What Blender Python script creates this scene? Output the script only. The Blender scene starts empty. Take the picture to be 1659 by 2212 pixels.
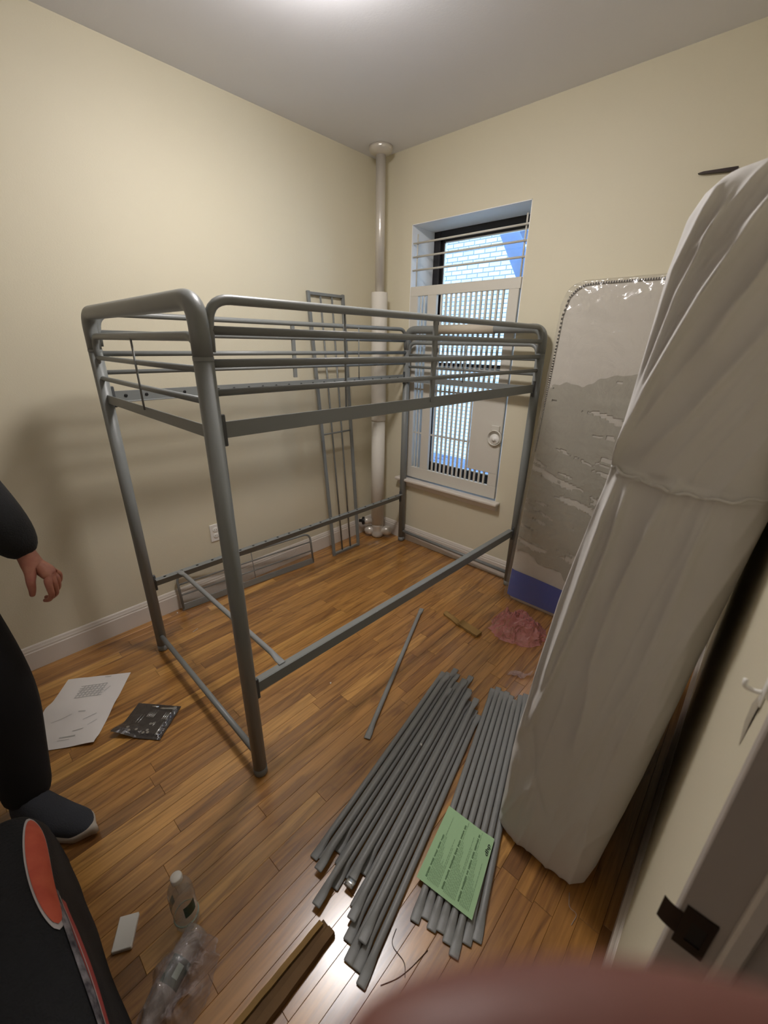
import bpy, bmesh, math, random
from mathutils import Vector, Matrix, noise

random.seed(7)
sc = bpy.context.scene
COL = sc.collection
V = Vector

# ------------------------------------------------------------------ camera
CAM = V((2.4401, -2.5519, 1.5702))
YAW, PITCH, ROLL, FPX = 0.7379, 0.3840, 0.0158, 895.9
fw = V((-math.sin(YAW) * math.cos(PITCH), math.cos(YAW) * math.cos(PITCH), -math.sin(PITCH)))
rt0 = V((math.cos(YAW), math.sin(YAW), 0)); up0 = rt0.cross(fw)
rt = math.cos(ROLL) * rt0 + math.sin(ROLL) * up0
up = -math.sin(ROLL) * rt0 + math.cos(ROLL) * up0
cd = bpy.data.cameras.new('camera'); cam = bpy.data.objects.new('camera', cd); COL.objects.link(cam)
cam.matrix_world = Matrix(((rt.x, up.x, -fw.x, CAM.x), (rt.y, up.y, -fw.y, CAM.y), (rt.z, up.z, -fw.z, CAM.z), (0, 0, 0, 1)))
cd.sensor_fit = 'VERTICAL'; cd.sensor_height = 24.0; cd.lens = 24.0 * FPX / 2212.0
cd.clip_start = 0.004; cd.clip_end = 60
cd.dof.use_dof = True; cd.dof.focus_distance = 2.3; cd.dof.aperture_fstop = cd.lens / 3.2
sc.camera = cam

# ------------------------------------------------------------------ world, colour management
w = bpy.data.worlds.new('overcast_sky'); sc.world = w; w.use_nodes = True
bg = w.node_tree.nodes['Background']
bg.inputs[0].default_value = (0.56, 0.75, 1.0, 1); bg.inputs[1].default_value = 9.2
sc.view_settings.view_transform = 'Standard'; sc.view_settings.look = 'None'
sc.view_settings.gamma = 1; sc.view_settings.use_curve_mapping = False
sc.view_settings.exposure = 0.12
LAMP = V((1.11, -1.43, 2.738)); LAMP_STRENGTH = 98.0
sc.cycles.max_bounces = 10; sc.cycles.diffuse_bounces = 6; sc.cycles.transparent_max_bounces = 24

# ------------------------------------------------------------------ materials
def lin(c):
    return tuple(((v / 255) / 12.92 if v <= 10 else (((v / 255) + 0.055) / 1.055) ** 2.4) for v in c)
def mat(name, rgb, rough=0.6, metal=0.0, bump=0.0, bscale=200.0, var=0.0, vscale=3.0, alpha=1.0, spec=0.5, sheen=0.0, coat=0.0, trans=0.0, mottle=None):
    m = bpy.data.materials.new(name); m.use_nodes = True; nt = m.node_tree; b = nt.nodes['Principled BSDF']
    c = lin(rgb); b.inputs['Base Color'].default_value = (*c, 1)
    b.inputs['Roughness'].default_value = rough; b.inputs['Metallic'].default_value = metal
    b.inputs['Alpha'].default_value = alpha; b.inputs['Specular IOR Level'].default_value = spec
    b.inputs['Coat Weight'].default_value = coat; b.inputs['Sheen Weight'].default_value = sheen
    b.inputs['Transmission Weight'].default_value = trans
    tc = nt.nodes.new('ShaderNodeTexCoord')
    if bump:
        n = nt.nodes.new('ShaderNodeTexNoise'); n.inputs['Scale'].default_value = bscale; n.inputs['Detail'].default_value = 4
        bp = nt.nodes.new('ShaderNodeBump'); bp.inputs['Strength'].default_value = bump; bp.inputs['Distance'].default_value = 0.01
        nt.links.new(tc.outputs['Object'], n.inputs['Vector']); nt.links.new(n.outputs[0], bp.inputs['Height']); nt.links.new(bp.outputs[0], b.inputs['Normal'])
    if var:
        n2 = nt.nodes.new('ShaderNodeTexNoise'); n2.inputs['Scale'].default_value = vscale; n2.inputs['Detail'].default_value = 5
        r = nt.nodes.new('ShaderNodeValToRGB'); d = mottle and lin(mottle) or tuple(v * (1 - var) for v in c)
        r.color_ramp.elements[0].position = 0.3; r.color_ramp.elements[0].color = (*d, 1)
        r.color_ramp.elements[1].position = 0.7; r.color_ramp.elements[1].color = (*c, 1)
        nt.links.new(tc.outputs['Object'], n2.inputs['Vector']); nt.links.new(n2.outputs[0], r.inputs[0]); nt.links.new(r.outputs[0], b.inputs['Base Color'])
    return m

M = {}
M['wall'] = mat('cream_wall_paint', (214, 207, 183), 0.62, bump=0.06, bscale=160, var=0.03, vscale=1.5)
M['ceiling'] = mat('ceiling_paint', (226, 227, 232), 0.8, bump=0.04, bscale=120)
M['trim'] = mat('white_trim_paint', (214, 206, 196), 0.4, bump=0.02, bscale=60)
M['jamb'] = mat('jamb_paint', (176, 168, 160), 0.45, bump=0.05, bscale=50)
M['gate'] = mat('gate_paint', (208, 204, 193), 0.45, bump=0.04, bscale=90)
M['reveal'] = mat('reveal_paint', (240, 240, 238), 0.5, bump=0.04, bscale=80)
M['steel'] = mat('grey_powder_coat', (122, 125, 123), 0.40, 0.0, bump=0.02, bscale=400)
M['steel_dark'] = mat('dark_bracket_coat', (74, 76, 77), 0.45, 0.0)
M['slat'] = mat('grey_slat_coat', (132, 134, 133), 0.45, 0.0, bump=0.02, bscale=400)
M['black'] = mat('black_plastic', (18, 18, 19), 0.5)
M['dark'] = mat('dark_bronze_frame', (30, 27, 30), 0.45)
M['dkmetal'] = mat('oil_rubbed_metal', (54, 45, 42), 0.4, 0.6)
M['silver'] = mat('silver_radiator_paint', (206, 200, 190), 0.3, 0.35, bump=0.1, bscale=80)
M['chrome'] = mat('bright_zinc', (205, 208, 210), 0.22, 0.9)
M['insul'] = mat('pipe_insulation', (214, 209, 198), 0.7, bump=0.08, bscale=60)
M['white'] = mat('white_plastic', (232, 230, 224), 0.35)
M['foam'] = mat('foam_wrap', (186, 176, 158), 0.7, bump=0.1, bscale=60)
M['mortar'] = mat('mortar', (92, 103, 112), 0.9, bump=0.3, bscale=60)
M['blue_steel'] = mat('blue_painted_steel', (66, 88, 124), 0.5, 0.1, var=0.3, vscale=6)
M['linen'] = mat('white_mattress_cover', (203, 201, 198), 0.85, bump=0.05, bscale=500)
M['ticking'] = mat('mattress_ticking', (208, 203, 192), 0.8, bump=0.1, bscale=140)
M['blue'] = mat('blue_fabric', (52, 82, 172), 0.6)
M['jacket'] = mat('black_fleece', (20, 20, 20), 0.95, bump=0.3, bscale=220, sheen=0.05)
M['trousers'] = mat('black_cotton', (13, 12, 14), 0.95, bump=0.15, bscale=200)
M['tee'] = mat('white_tee', (180, 190, 205), 0.9)
M['skin'] = mat('skin', (178, 124, 100), 0.5, bump=0.05, bscale=150, var=0.15, vscale=30, mottle=(158, 96, 80))
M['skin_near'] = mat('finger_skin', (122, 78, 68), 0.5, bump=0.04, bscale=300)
M['nail'] = mat('nail', (205, 160, 148), 0.3)
M['hair'] = mat('dark_hair', (24, 18, 15), 0.6, bump=0.5, bscale=90)
M['shoe'] = mat('charcoal_knit', (52, 54, 60), 0.9, bump=0.3, bscale=250)
M['sole'] = mat('rubber_sole', (176, 166, 152), 0.6, bump=0.1, bscale=80)
M['bag'] = mat('black_bag_fabric', (17, 18, 21), 0.9, bump=0.3, bscale=150, var=0.4, vscale=8)
M['orange'] = mat('orange_print', (196, 92, 62), 0.7, var=0.2, vscale=20, mottle=(176, 70, 48))
M['red'] = mat('red_stripe', (168, 66, 62), 0.7, var=0.2, vscale=20)
M['printwhite'] = mat('grey_print', (150, 146, 150), 0.8, var=0.7, vscale=40, mottle=(44, 42, 50))
M['rimwhite'] = mat('white_piping', (178, 172, 170), 0.7)
M['paper'] = mat('white_paper', (208, 203, 199), 0.8, bump=0.02, bscale=30)
M['ink'] = mat('grey_ink', (168, 166, 162), 0.9)
M['green'] = mat('green_paper', (160, 196, 152), 0.8)
M['gink'] = mat('green_paper_ink', (92, 122, 88), 0.9)
M['gink2'] = mat('green_paper_fine_ink', (132, 164, 126), 0.9)
M['bink'] = mat('black_ink', (28, 38, 28), 0.8)
M['card'] = mat('blister_card', (34, 25, 28), 0.45)
M['kraft'] = mat('brown_cardboard', (112, 84, 50), 0.85, bump=0.15, bscale=40, var=0.25, vscale=12)
M['kraft2'] = mat('tan_cardboard', (150, 118, 66), 0.85, bump=0.15, bscale=40, var=0.2, vscale=12)
M['label_green'] = mat('green_label', (30, 74, 52), 0.45, var=0.5, vscale=30, mottle=(12, 34, 28))
M['label_pale'] = mat('pale_label', (170, 190, 176), 0.5)
M['thread'] = mat('brown_thread', (62, 40, 26), 0.8)
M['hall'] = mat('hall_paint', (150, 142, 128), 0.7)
M['crack'] = mat('peeled_paint', (168, 160, 142), 0.7)

def film(name, rgb, body=0.2, rough=0.12, wrinkle=0.6, scale=14.0, patches=None, tint=0.06):
    """Thin plastic film: mostly see-through, a little milky, glossy and creased."""
    m = bpy.data.materials.new(name); m.use_nodes = True; nt = m.node_tree; N = nt.nodes; Lk = nt.links
    b = N['Principled BSDF']; out = N['Material Output']
    b.inputs['Base Color'].default_value = (*lin(rgb), 1); b.inputs['Roughness'].default_value = rough
    b.inputs['Specular IOR Level'].default_value = 0.7; b.inputs['Coat Weight'].default_value = 0.5; b.inputs['Coat Roughness'].default_value = 0.05
    tc = N.new('ShaderNodeTexCoord'); n = N.new('ShaderNodeTexNoise'); n.inputs['Scale'].default_value = scale; n.inputs['Detail'].default_value = 5; n.inputs['Distortion'].default_value = 1.2
    bp = N.new('ShaderNodeBump'); bp.inputs['Strength'].default_value = wrinkle; bp.inputs['Distance'].default_value = 0.03
    Lk.new(tc.outputs['Object'], n.inputs['Vector']); Lk.new(n.outputs[0], bp.inputs['Height']); Lk.new(bp.outputs[0], b.inputs['Normal']); Lk.new(bp.outputs[0], b.inputs['Coat Normal'])
    gl = N.new('ShaderNodeBsdfGlossy'); gl.inputs['Roughness'].default_value = rough; Lk.new(bp.outputs[0], gl.inputs['Normal'])
    tr = N.new('ShaderNodeBsdfTransparent'); tr.inputs[0].default_value = tuple(1 - tint + tint * v for v in lin(rgb)) + (1,)
    fr = N.new('ShaderNodeLayerWeight'); fr.inputs[0].default_value = 0.5; Lk.new(bp.outputs[0], fr.inputs['Normal'])
    pw = N.new('ShaderNodeMath'); pw.operation = 'POWER'; pw.inputs[1].default_value = 3.0; Lk.new(fr.outputs['Facing'], pw.inputs[0])
    ml = N.new('ShaderNodeMath'); ml.operation = 'MULTIPLY_ADD'; ml.inputs[1].default_value = 0.55; ml.inputs[2].default_value = 0.09; Lk.new(pw.outputs[0], ml.inputs[0])
    mx = N.new('ShaderNodeMixShader'); Lk.new(ml.outputs[0], mx.inputs[0]); Lk.new(tr.outputs[0], mx.inputs[1]); Lk.new(gl.outputs[0], mx.inputs[2])
    mx2 = N.new('ShaderNodeMixShader'); mx2.inputs[0].default_value = body
    if patches:
        mp = N.new('ShaderNodeMapping'); mp.inputs['Scale'].default_value = (2.2, 2.2, 9.0); mp.inputs['Rotation'].default_value = (0, math.radians(-16), 0)
        pn = N.new('ShaderNodeTexNoise'); pn.inputs['Scale'].default_value = 1.6; pn.inputs['Detail'].default_value = 7; pn.inputs['Roughness'].default_value = 0.6
        rp = N.new('ShaderNodeValToRGB'); rp.color_ramp.elements[0].position = 0.46; rp.color_ramp.elements[1].position = 0.52
        rp.color_ramp.elements[0].color = (patches,) * 3 + (1,); rp.color_ramp.elements[1].color = (body,) * 3 + (1,)
        Lk.new(tc.outputs['Object'], mp.inputs[0]); Lk.new(mp.outputs[0], pn.inputs['Vector']); Lk.new(pn.outputs[0], rp.inputs[0]); Lk.new(rp.outputs[0], mx2.inputs[0])
    Lk.new(mx.outputs[0], mx2.inputs[1]); Lk.new(b.outputs[0], mx2.inputs[2]); Lk.new(mx2.outputs[0], out.inputs[0])
    return m
M['film'] = film('clear_film', (200, 198, 196), 0.05, 0.1, 0.6, 18)
M['film_blister'] = film('blister_film', (120, 110, 114), 0.02, 0.14, 0.4, 24)
M['film_bag'] = film('clear_bag_film', (214, 204, 210), 0.24, 0.08, 0.5, 16)
M['film_mattress'] = film('mattress_film', (205, 200, 194), 0.08, 0.12, 0.3, 9)
M['film_pink'] = film('pink_bag_film', (232, 150, 152), 0.42, 0.14, 1.0, 16, None, 0.22)
M['film_scrap'] = film('scrap_film', (220, 186, 180), 0.4, 0.15, 1.0, 30)
M['pet'] = film('bottle_plastic', (210, 208, 202), 0.24, 0.08, 0.1, 30)

def glass_mat():
    m = bpy.data.materials.new('window_glass'); m.use_nodes = True; nt = m.node_tree; N = nt.nodes; Lk = nt.links
    N.remove(N['Principled BSDF']); out = N['Material Output']
    gl = N.new('ShaderNodeBsdfGlossy'); gl.inputs['Roughness'].default_value = 0.02
    tr = N.new('ShaderNodeBsdfTransparent'); tr.inputs[0].default_value = (0.93, 0.96, 0.98, 1)
    fr = N.new('ShaderNodeFresnel'); fr.inputs[0].default_value = 1.45
    mx = N.new('ShaderNodeMixShader'); Lk.new(fr.outputs[0], mx.inputs[0]); Lk.new(tr.outputs[0], mx.inputs[1]); Lk.new(gl.outputs[0], mx.inputs[2]); Lk.new(mx.outputs[0], out.inputs[0])
    return m
M['glass'] = glass_mat()

def lamp_mat():
    m = bpy.data.materials.new('lit_lamp_glass'); m.use_nodes = True; b = m.node_tree.nodes['Principled BSDF']
    b.inputs['Emission Color'].default_value = (1.0, 0.95, 0.93, 1); b.inputs['Emission Strength'].default_value = LAMP_STRENGTH
    return m
M['lamp'] = lamp_mat()

def wood_mat():
    """Oak strip: grain along Y, tone of each strip from the object's own colour."""
    m = bpy.data.materials.new('oak_strip'); m.use_nodes = True; nt = m.node_tree; N = nt.nodes; Lk = nt.links; b = N['Principled BSDF']
    tc = N.new('ShaderNodeTexCoord'); oi = N.new('ShaderNodeObjectInfo')
    sep = N.new('ShaderNodeSeparateColor'); Lk.new(oi.outputs['Color'], sep.inputs[0])
    off = N.new('ShaderNodeVectorMath'); off.operation = 'SCALE'; off.inputs[3].default_value = 37.0; Lk.new(oi.outputs['Color'], off.inputs[0])
    add = N.new('ShaderNodeVectorMath'); Lk.new(tc.outputs['Object'], add.inputs[0]); Lk.new(off.outputs[0], add.inputs[1])
    mp = N.new('ShaderNodeMapping'); mp.inputs['Scale'].default_value = (60, 3.2, 1); Lk.new(add.outputs[0], mp.inputs[0])
    n = N.new('ShaderNodeTexNoise'); n.inputs['Scale'].default_value = 1.0; n.inputs['Detail'].default_value = 6; n.inputs['Distortion'].default_value = 0.8; Lk.new(mp.outputs[0], n.inputs['Vector'])
    mp2 = N.new('ShaderNodeMapping'); mp2.inputs['Scale'].default_value = (14, 1.6, 1); Lk.new(add.outputs[0], mp2.inputs[0])
    wv = N.new('ShaderNodeTexNoise'); wv.inputs['Scale'].default_value = 1.0; wv.inputs['Detail'].default_value = 3; wv.inputs['Distortion'].default_value = 2.5; Lk.new(mp2.outputs[0], wv.inputs['Vector'])
    base = N.new('ShaderNodeValToRGB'); cr = base.color_ramp
    cr.elements[0].position = 0.0; cr.elements[0].color = (*lin((132, 90, 44)), 1)
    cr.elements[1].position = 1.0; cr.elements[1].color = (*lin((204, 156, 84)), 1)
    e = cr.elements.new(0.35); e.color = (*lin((162, 114, 56)), 1)
    e = cr.elements.new(0.7); e.color = (*lin((182, 132, 66)), 1)
    Lk.new(sep.outputs[0], base.inputs[0])
    g = N.new('ShaderNodeValToRGB'); g.color_ramp.elements[0].position = 0.34; g.color_ramp.elements[0].color = (0.52, 0.45, 0.37, 1); g.color_ramp.elements[1].position = 0.62; g.color_ramp.elements[1].color = (1.06, 1.03, 1.0, 1)
    Lk.new(n.outputs[0], g.inputs[0])
    g2 = N.new('ShaderNodeValToRGB'); g2.color_ramp.elements[0].position = 0.36; g2.color_ramp.elements[0].color = (0.50, 0.42, 0.34, 1); g2.color_ramp.elements[1].position = 0.47; g2.color_ramp.elements[1].color = (1, 1, 1, 1)
    Lk.new(wv.outputs[0], g2.inputs[0])
    m1 = N.new('ShaderNodeMix'); m1.data_type = 'RGBA'; m1.blend_type = 'MULTIPLY'; m1.inputs[0].default_value = 0.75; Lk.new(base.outputs[0], m1.inputs[6]); Lk.new(g.outputs[0], m1.inputs[7])
    m2 = N.new('ShaderNodeMix'); m2.data_type = 'RGBA'; m2.blend_type = 'MULTIPLY'; m2.inputs[0].default_value = 0.7; Lk.new(m1.outputs[2], m2.inputs[6]); Lk.new(g2.outputs[0], m2.inputs[7])
    Lk.new(m2.outputs[2], b.inputs['Base Color'])
    b.inputs['Roughness'].default_value = 0.32; b.inputs['Specular IOR Level'].default_value = 0.5
    b.inputs['Coat Weight'].default_value = 1.0; b.inputs['Coat IOR'].default_value = 1.65; b.inputs['Coat Roughness'].default_value = 0.22
    bp = N.new('ShaderNodeBump'); bp.inputs['Strength'].default_value = 0.05; bp.inputs['Distance'].default_value = 0.01; Lk.new(n.outputs[0], bp.inputs['Height']); Lk.new(bp.outputs[0], b.inputs['Normal'])
    return m
M['oak'] = wood_mat()

def brick_mat():
    m = bpy.data.materials.new('white_painted_brick'); m.use_nodes = True; nt = m.node_tree; N = nt.nodes; Lk = nt.links; b = N['Principled BSDF']
    b.inputs['Roughness'].default_value = 0.85
    oi = N.new('ShaderNodeObjectInfo'); r = N.new('ShaderNodeValToRGB')
    r.color_ramp.elements[0].color = (*lin((116, 123, 126)), 1); r.color_ramp.elements[1].color = (*lin((131, 136, 138)), 1); Lk.new(oi.outputs['Random'], r.inputs[0]); Lk.new(r.outputs[0], b.inputs['Base Color'])
    return m
M['brick'] = brick_mat()

# ------------------------------------------------------------------ mesh helpers
def obj(name, bm, m, parent=None, smooth=False, kind=None):
    me = bpy.data.meshes.new(name); bm.normal_update(); bm.to_mesh(me); bm.free()
    o = bpy.data.objects.new(name, me); COL.objects.link(o)
    for mm in (m if isinstance(m, (list, tuple)) else [m]): me.materials.append(mm)
    if smooth:
        for p in me.polygons: p.use_smooth = True
    if parent is not None:
        o.parent = parent
        P = Matrix.LocRotScale(parent.location, parent.rotation_euler, parent.scale)
        if parent.parent: P = Matrix.LocRotScale(parent.parent.location, parent.parent.rotation_euler, parent.parent.scale) @ P if parent.type == 'EMPTY' else P
        if parent.type == 'EMPTY' and not parent.get('local'): o.matrix_parent_inverse = P.inverted()
    if kind: o['kind'] = kind
    return o
def thing(name, label, cat, loc, group=None, rotz=0.0, local=False):
    o = bpy.data.objects.new(name, None); COL.objects.link(o); o.location = loc; o.rotation_euler = (0, 0, rotz); o.empty_display_size = 0.05
    o['label'] = label; o['category'] = cat
    if group: o['group'] = group
    if local: o['local'] = 1
    return o
def tag(o, label, cat, group=None):
    o['label'] = label; o['category'] = cat
    if group: o['group'] = group
    return o
def struct(name, bm, m, smooth=False):
    o = obj(name, bm, m, None, smooth); o['kind'] = 'structure'; return o

def box(bm, lo, hi, bev=0.0, M4=None, seg=1):
    lo, hi = V(lo), V(hi)
    vs = [bm.verts.new(V((x, y, z))) for x in (lo.x, hi.x) for y in (lo.y, hi.y) for z in (lo.z, hi.z)]
    fs = [bm.faces.new([vs[i] for i in f]) for f in ((0, 1, 3, 2), (4, 6, 7, 5), (0, 4, 5, 1), (2, 3, 7, 6), (0, 2, 6, 4), (1, 5, 7, 3))]
    geom = vs
    if bev:
        es = list({e for f in fs for e in f.edges})
        r = bmesh.ops.bevel(bm, geom=es, offset=bev, segments=seg, affect='EDGES', profile=0.5)
        geom = [v for v in r['verts']]
        geom = list({v for f in r['faces'] for v in f.verts} | set(v for v in vs if v.is_valid))
    if M4 is not None:
        for v in geom:
            if v.is_valid: v.co = M4 @ v.co
    return geom
def fillet(pts, rad, n=6):
    pts = [V(p) for p in pts]; out = [pts[0]]
    for i in range(1, len(pts) - 1):
        a, b, c = pts[i - 1], pts[i], pts[i + 1]
        d1 = (a - b); d2 = (c - b); r = rad[i] if isinstance(rad, (list, tuple)) else rad
        r = min(r, d1.length * 0.49, d2.length * 0.49)
        p, q = b + d1.normalized() * r, b + d2.normalized() * r
        for k in range(n + 1):
            t = k / n; out.append((1 - t) ** 2 * p + 2 * t * (1 - t) * b + t * t * q)
    out.append(pts[-1]); return out
def tube(bm, pts, r, seg=12, cap=True, ell=None):
    """Sweep a circle along a polyline; r one radius or one per point; ell = (a, b) per point for an oval section."""
    pts = [V(p) for p in pts]; n = len(pts); rings = []
    t0 = (pts[1] - pts[0]).normalized(); ref = V((0, 0, 1)) if abs(t0.z) < 0.9 else V((0, 1, 0))
    u = t0.cross(ref).normalized()
    for i, p in enumerate(pts):
        t = (pts[min(i + 1, n - 1)] - pts[max(i - 1, 0)]).normalized()
        u = (u - t * u.dot(t)).normalized(); v = t.cross(u)
        rr = r[i] if isinstance(r, (list, tuple)) else r
        a, b = ell[i] if ell else (rr, rr)
        rings.append([bm.verts.new(p + u * (a * math.cos(2 * math.pi * k / seg)) + v * (b * math.sin(2 * math.pi * k / seg))) for k in range(seg)])
    for A, B in zip(rings, rings[1:]):
        for k in range(seg): bm.faces.new((A[k], A[(k + 1) % seg], B[(k + 1) % seg], B[k]))
    if cap:
        bm.faces.new(rings[0][::-1]); bm.faces.new(rings[-1])
    return rings
def lathe(bm, prof, seg=24, M4=None):
    """prof: list of (radius, z); axis Z."""
    rings = []
    for r, z in prof:
        rings.append([bm.verts.new(V((r * math.cos(2 * math.pi * k / seg), r * math.sin(2 * math.pi * k / seg), z))) for k in range(seg)])
    for A, B in zip(rings, rings[1:]):
        for k in range(seg): bm.faces.new((A[k], A[(k + 1) % seg], B[(k + 1) % seg], B[k]))
    bm.faces.new(rings[0][::-1]); bm.faces.new(rings[-1])
    if M4 is not None:
        for R in rings:
            for v in R: v.co = M4 @ v.co
def grid(bm, nu, nv, f):
    vs = [[bm.verts.new(f(i / nu, j / nv)) for j in range(nv + 1)] for i in range(nu + 1)]
    for i in range(nu):
        for j in range(nv): bm.faces.new((vs[i][j], vs[i + 1][j], vs[i + 1][j + 1], vs[i][j + 1]))
    return vs
def B(): return bmesh.new()
def basis(o, x, y, z): return Matrix(((x.x, y.x, z.x, o.x), (x.y, y.y, z.y, o.y), (x.z, y.z, z.z, o.z), (0, 0, 0, 1)))
def sm(a, b, x):
    t = max(0, min(1, (x - a) / (b - a))); return t * t * (3 - 2 * t)
def skin(name, verts, edges, radii, m, parent=None, root=0, sub=2, flat=None):
    """One continuous tapered body grown round connected joints (Skin + Subdivision, baked to a mesh)."""
    me = bpy.data.meshes.new(name); me.from_pydata([tuple(v) for v in verts], edges, []); o = bpy.data.objects.new(name, me); COL.objects.link(o)
    s = o.modifiers.new('skin', 'SKIN'); s.use_smooth_shade = True; s.branch_smoothing = 0.3
    for i, sv in enumerate(me.skin_vertices[0].data):
        r = radii[i]; sv.radius = (r, r) if not isinstance(r, tuple) else r; sv.use_root = (i == root)
    ss = o.modifiers.new('sub', 'SUBSURF'); ss.levels = sub; ss.render_levels = sub
    dg = bpy.context.evaluated_depsgraph_get(); dg.update()
    ev = o.evaluated_get(dg); nm = bpy.data.meshes.new_from_object(ev); nm.name = name
    o.modifiers.clear(); o.data = nm; bpy.data.meshes.remove(me)
    nm.materials.clear(); nm.materials.append(m)
    for p in nm.polygons: p.use_smooth = True
    if parent is not None:
        o.parent = parent; o.matrix_parent_inverse = Matrix.Translation(parent.location).inverted()
    return o

# ------------------------------------------------------------------ room shell
H, XR, YF = 2.738, 2.512, -3.15
# floor: subfloor slab, and every oak strip a piece of its own
bm = B(); box(bm, (-0.1, YF - 0.1, -0.12), (4.2, 0.02, -0.019)); floor = struct('floor', bm, M['kraft'])
def plank(x0, x1, y0, y1, tone):
    bm = B(); g = 0.0003; b = 0.0007
    z0, z1 = -0.019, random.uniform(-0.0003, 0.0)
    A = [(x0 + g, y0 + g), (x1 - g, y0 + g), (x1 - g, y1 - g), (x0 + g, y1 - g)]
    C = [(x0 + g + b, y0 + g + b), (x1 - g - b, y0 + g + b), (x1 - g - b, y1 - g - b), (x0 + g + b, y1 - g - b)]
    a = [bm.verts.new((x, y, z0)) for x, y in A]; m_ = [bm.verts.new((x, y, z1 - b)) for x, y in A]; c = [bm.verts.new((x, y, z1)) for x, y in C]
    for P, Q in ((a, m_), (m_, c)):
        for k in range(4): bm.faces.new((P[k], P[(k + 1) % 4], Q[(k + 1) % 4], Q[k]))
    bm.faces.new(c)
    o = obj('plank', bm, M['oak'], floor); o.color = (tone, random.random(), random.random(), 1); return o
PW = 0.0575; nrow = int(math.ceil(2.66 / PW)); rp = random.Random(11)
for i in range(nrow):
    x0 = i * PW; y = YF - rp.uniform(0, 0.5); x1 = min(x0 + PW, 2.665)
    while y < 0:
        ln = rp.choice([0.34, 0.45, 0.55, 0.65, 0.8, 1.0, 1.25, 1.5]) * rp.uniform(0.9, 1.15)
        y1 = min(y + ln, 0.0)
        if y1 > -0.12: y1 = 0.0
        tone = min(1, max(0, rp.gauss(0.54, 0.21)))
        if y1 - max(y, YF) > 0.03: plank(x0, x1, max(y, YF), y1, tone)
        y = y1
bm = B(); box(bm, (2.665, YF, -0.019), (4.2, -1.2, 0.0)); struct('floor_2', bm, M['kraft'])

bm = B(); box(bm, (-0.1, YF - 0.1, H), (4.3, 0.3, H + 0.1)); struct('ceiling', bm, M['ceiling'])
bm = B(); box(bm, (-0.12, YF - 0.1, -0.019), (0, 0.3, H)); struct('wall_left', bm, M['wall'])
WX0, WX1, WZ0, WZ1 = 0.335, 1.178, 0.555, 2.318
bm = B()
box(bm, (0, 0, -0.019), (WX0, 0.3, H)); box(bm, (WX1, 0, -0.019), (4.3, 0.3, H)); box(bm, (WX0, 0, -0.019), (WX1, 0.3, WZ0)); box(bm, (WX0, 0, WZ1), (WX1, 0.3, H))
struct('wall_back', bm, M['wall'])
DY0, DY1, DZ = -2.98, -2.118, 2.06
bm = B()
box(bm, (XR, DY1, -0.019), (XR + 0.14, 0, H)); box(bm, (XR, YF, -0.019), (XR + 0.14, DY0, H)); box(bm, (XR, DY0, DZ), (XR + 0.14, DY1, H))
struct('wall_right', bm, M['wall'])
bm = B(); box(bm, (0, YF - 0.12, -0.019), (4.3, YF, H)); struct('wall_front', bm, M['trim'])  # unseen wall behind the camera; white chosen to bounce fill light into the room
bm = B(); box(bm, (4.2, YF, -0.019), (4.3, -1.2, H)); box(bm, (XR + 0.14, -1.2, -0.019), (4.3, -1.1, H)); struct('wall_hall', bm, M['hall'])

# window reveal lining: the plaster returns are painted white
bm = B()
box(bm, (WX0, 0.001, WZ0), (WX0 + 0.004, 0.25, WZ1)); box(bm, (WX1 - 0.004, 0.001, WZ0), (WX1, 0.25, WZ1)); box(bm, (WX0, 0.001, WZ1 - 0.004), (WX1, 0.25, WZ1))
struct('trim_1', bm, M['reveal'])

# baseboards: moulded profile (depth, height)
PROF = [(0, 0), (0.014, 0), (0.014, 0.098), (0.011, 0.103), (0.011, 0.112), (0.0085, 0.118), (0.006, 0.128), (0.002, 0.134), (0, 0.134)]
def baseboard(name, a, b, nrm):
    bm = B(); a, b, nrm = V(a), V(b), V(nrm)
    R = [[bm.verts.new(p + nrm * d + V((0, 0, z))) for d, z in PROF] for p in (a, b)]
    for k in range(len(PROF) - 1): bm.faces.new((R[0][k], R[0][k + 1], R[1][k + 1], R[1][k]))
    bm.faces.new(R[0]); bm.faces.new(R[1][::-1]); bmesh.ops.recalc_face_normals(bm, faces=bm.faces[:])
    return struct(name, bm, M['trim'])
baseboard('baseboard_left', (0, YF, 0.0005), (0, 0, 0.0005), (1, 0, 0))
baseboard('baseboard_back', (0.014, 0, 0.0005), (XR, 0, 0.0005), (0, -1, 0))
baseboard('baseboard_right', (XR, -0.014, 0.0005), (XR, DY1 - 0.001, 0.0005), (-1, 0, 0))

# door opening: jamb boards, stop and strike plate
JX0, JX1, JY = 2.508, 2.66, -2.138
bm = B(); box(bm, (JX0, JY, 0), (JX1, DY1 - 0.0005, DZ), 0.0015); door = struct('door_1', bm, M['jamb'])
bm = B(); box(bm, (2.549, JY - 0.011, 0), (2.566, JY, DZ - 0.02), 0.003); obj('door_stop', bm, M['trim'], door)
bm = B(); box(bm, (JX0, DY0, DZ - 0.02), (JX1, JY, DZ)); obj('head_jamb', bm, M['jamb'], door)
bm = B(); box(bm, (JX0, DY0 + 0.0005, 0), (JX1, DY0 + 0.02, DZ - 0.02), 0.0015); obj('jamb', bm, M['jamb'], door)
bm = B()
yy = JY - 0.0022
pl = [(2.514, 0.953), (2.541, 0.953), (2.541, 1.018), (2.514, 1.018)]
box(bm, (2.5135, yy, 0.953), (2.541, JY, 0.967)); box(bm, (2.5135, yy, 1.000), (2.541, JY, 1.018)); box(bm, (2.5135, yy, 0.967), (2.522, JY, 1.0)); box(bm, (2.536, yy, 0.967), (2.541, JY, 1.0))
lip = []
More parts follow.
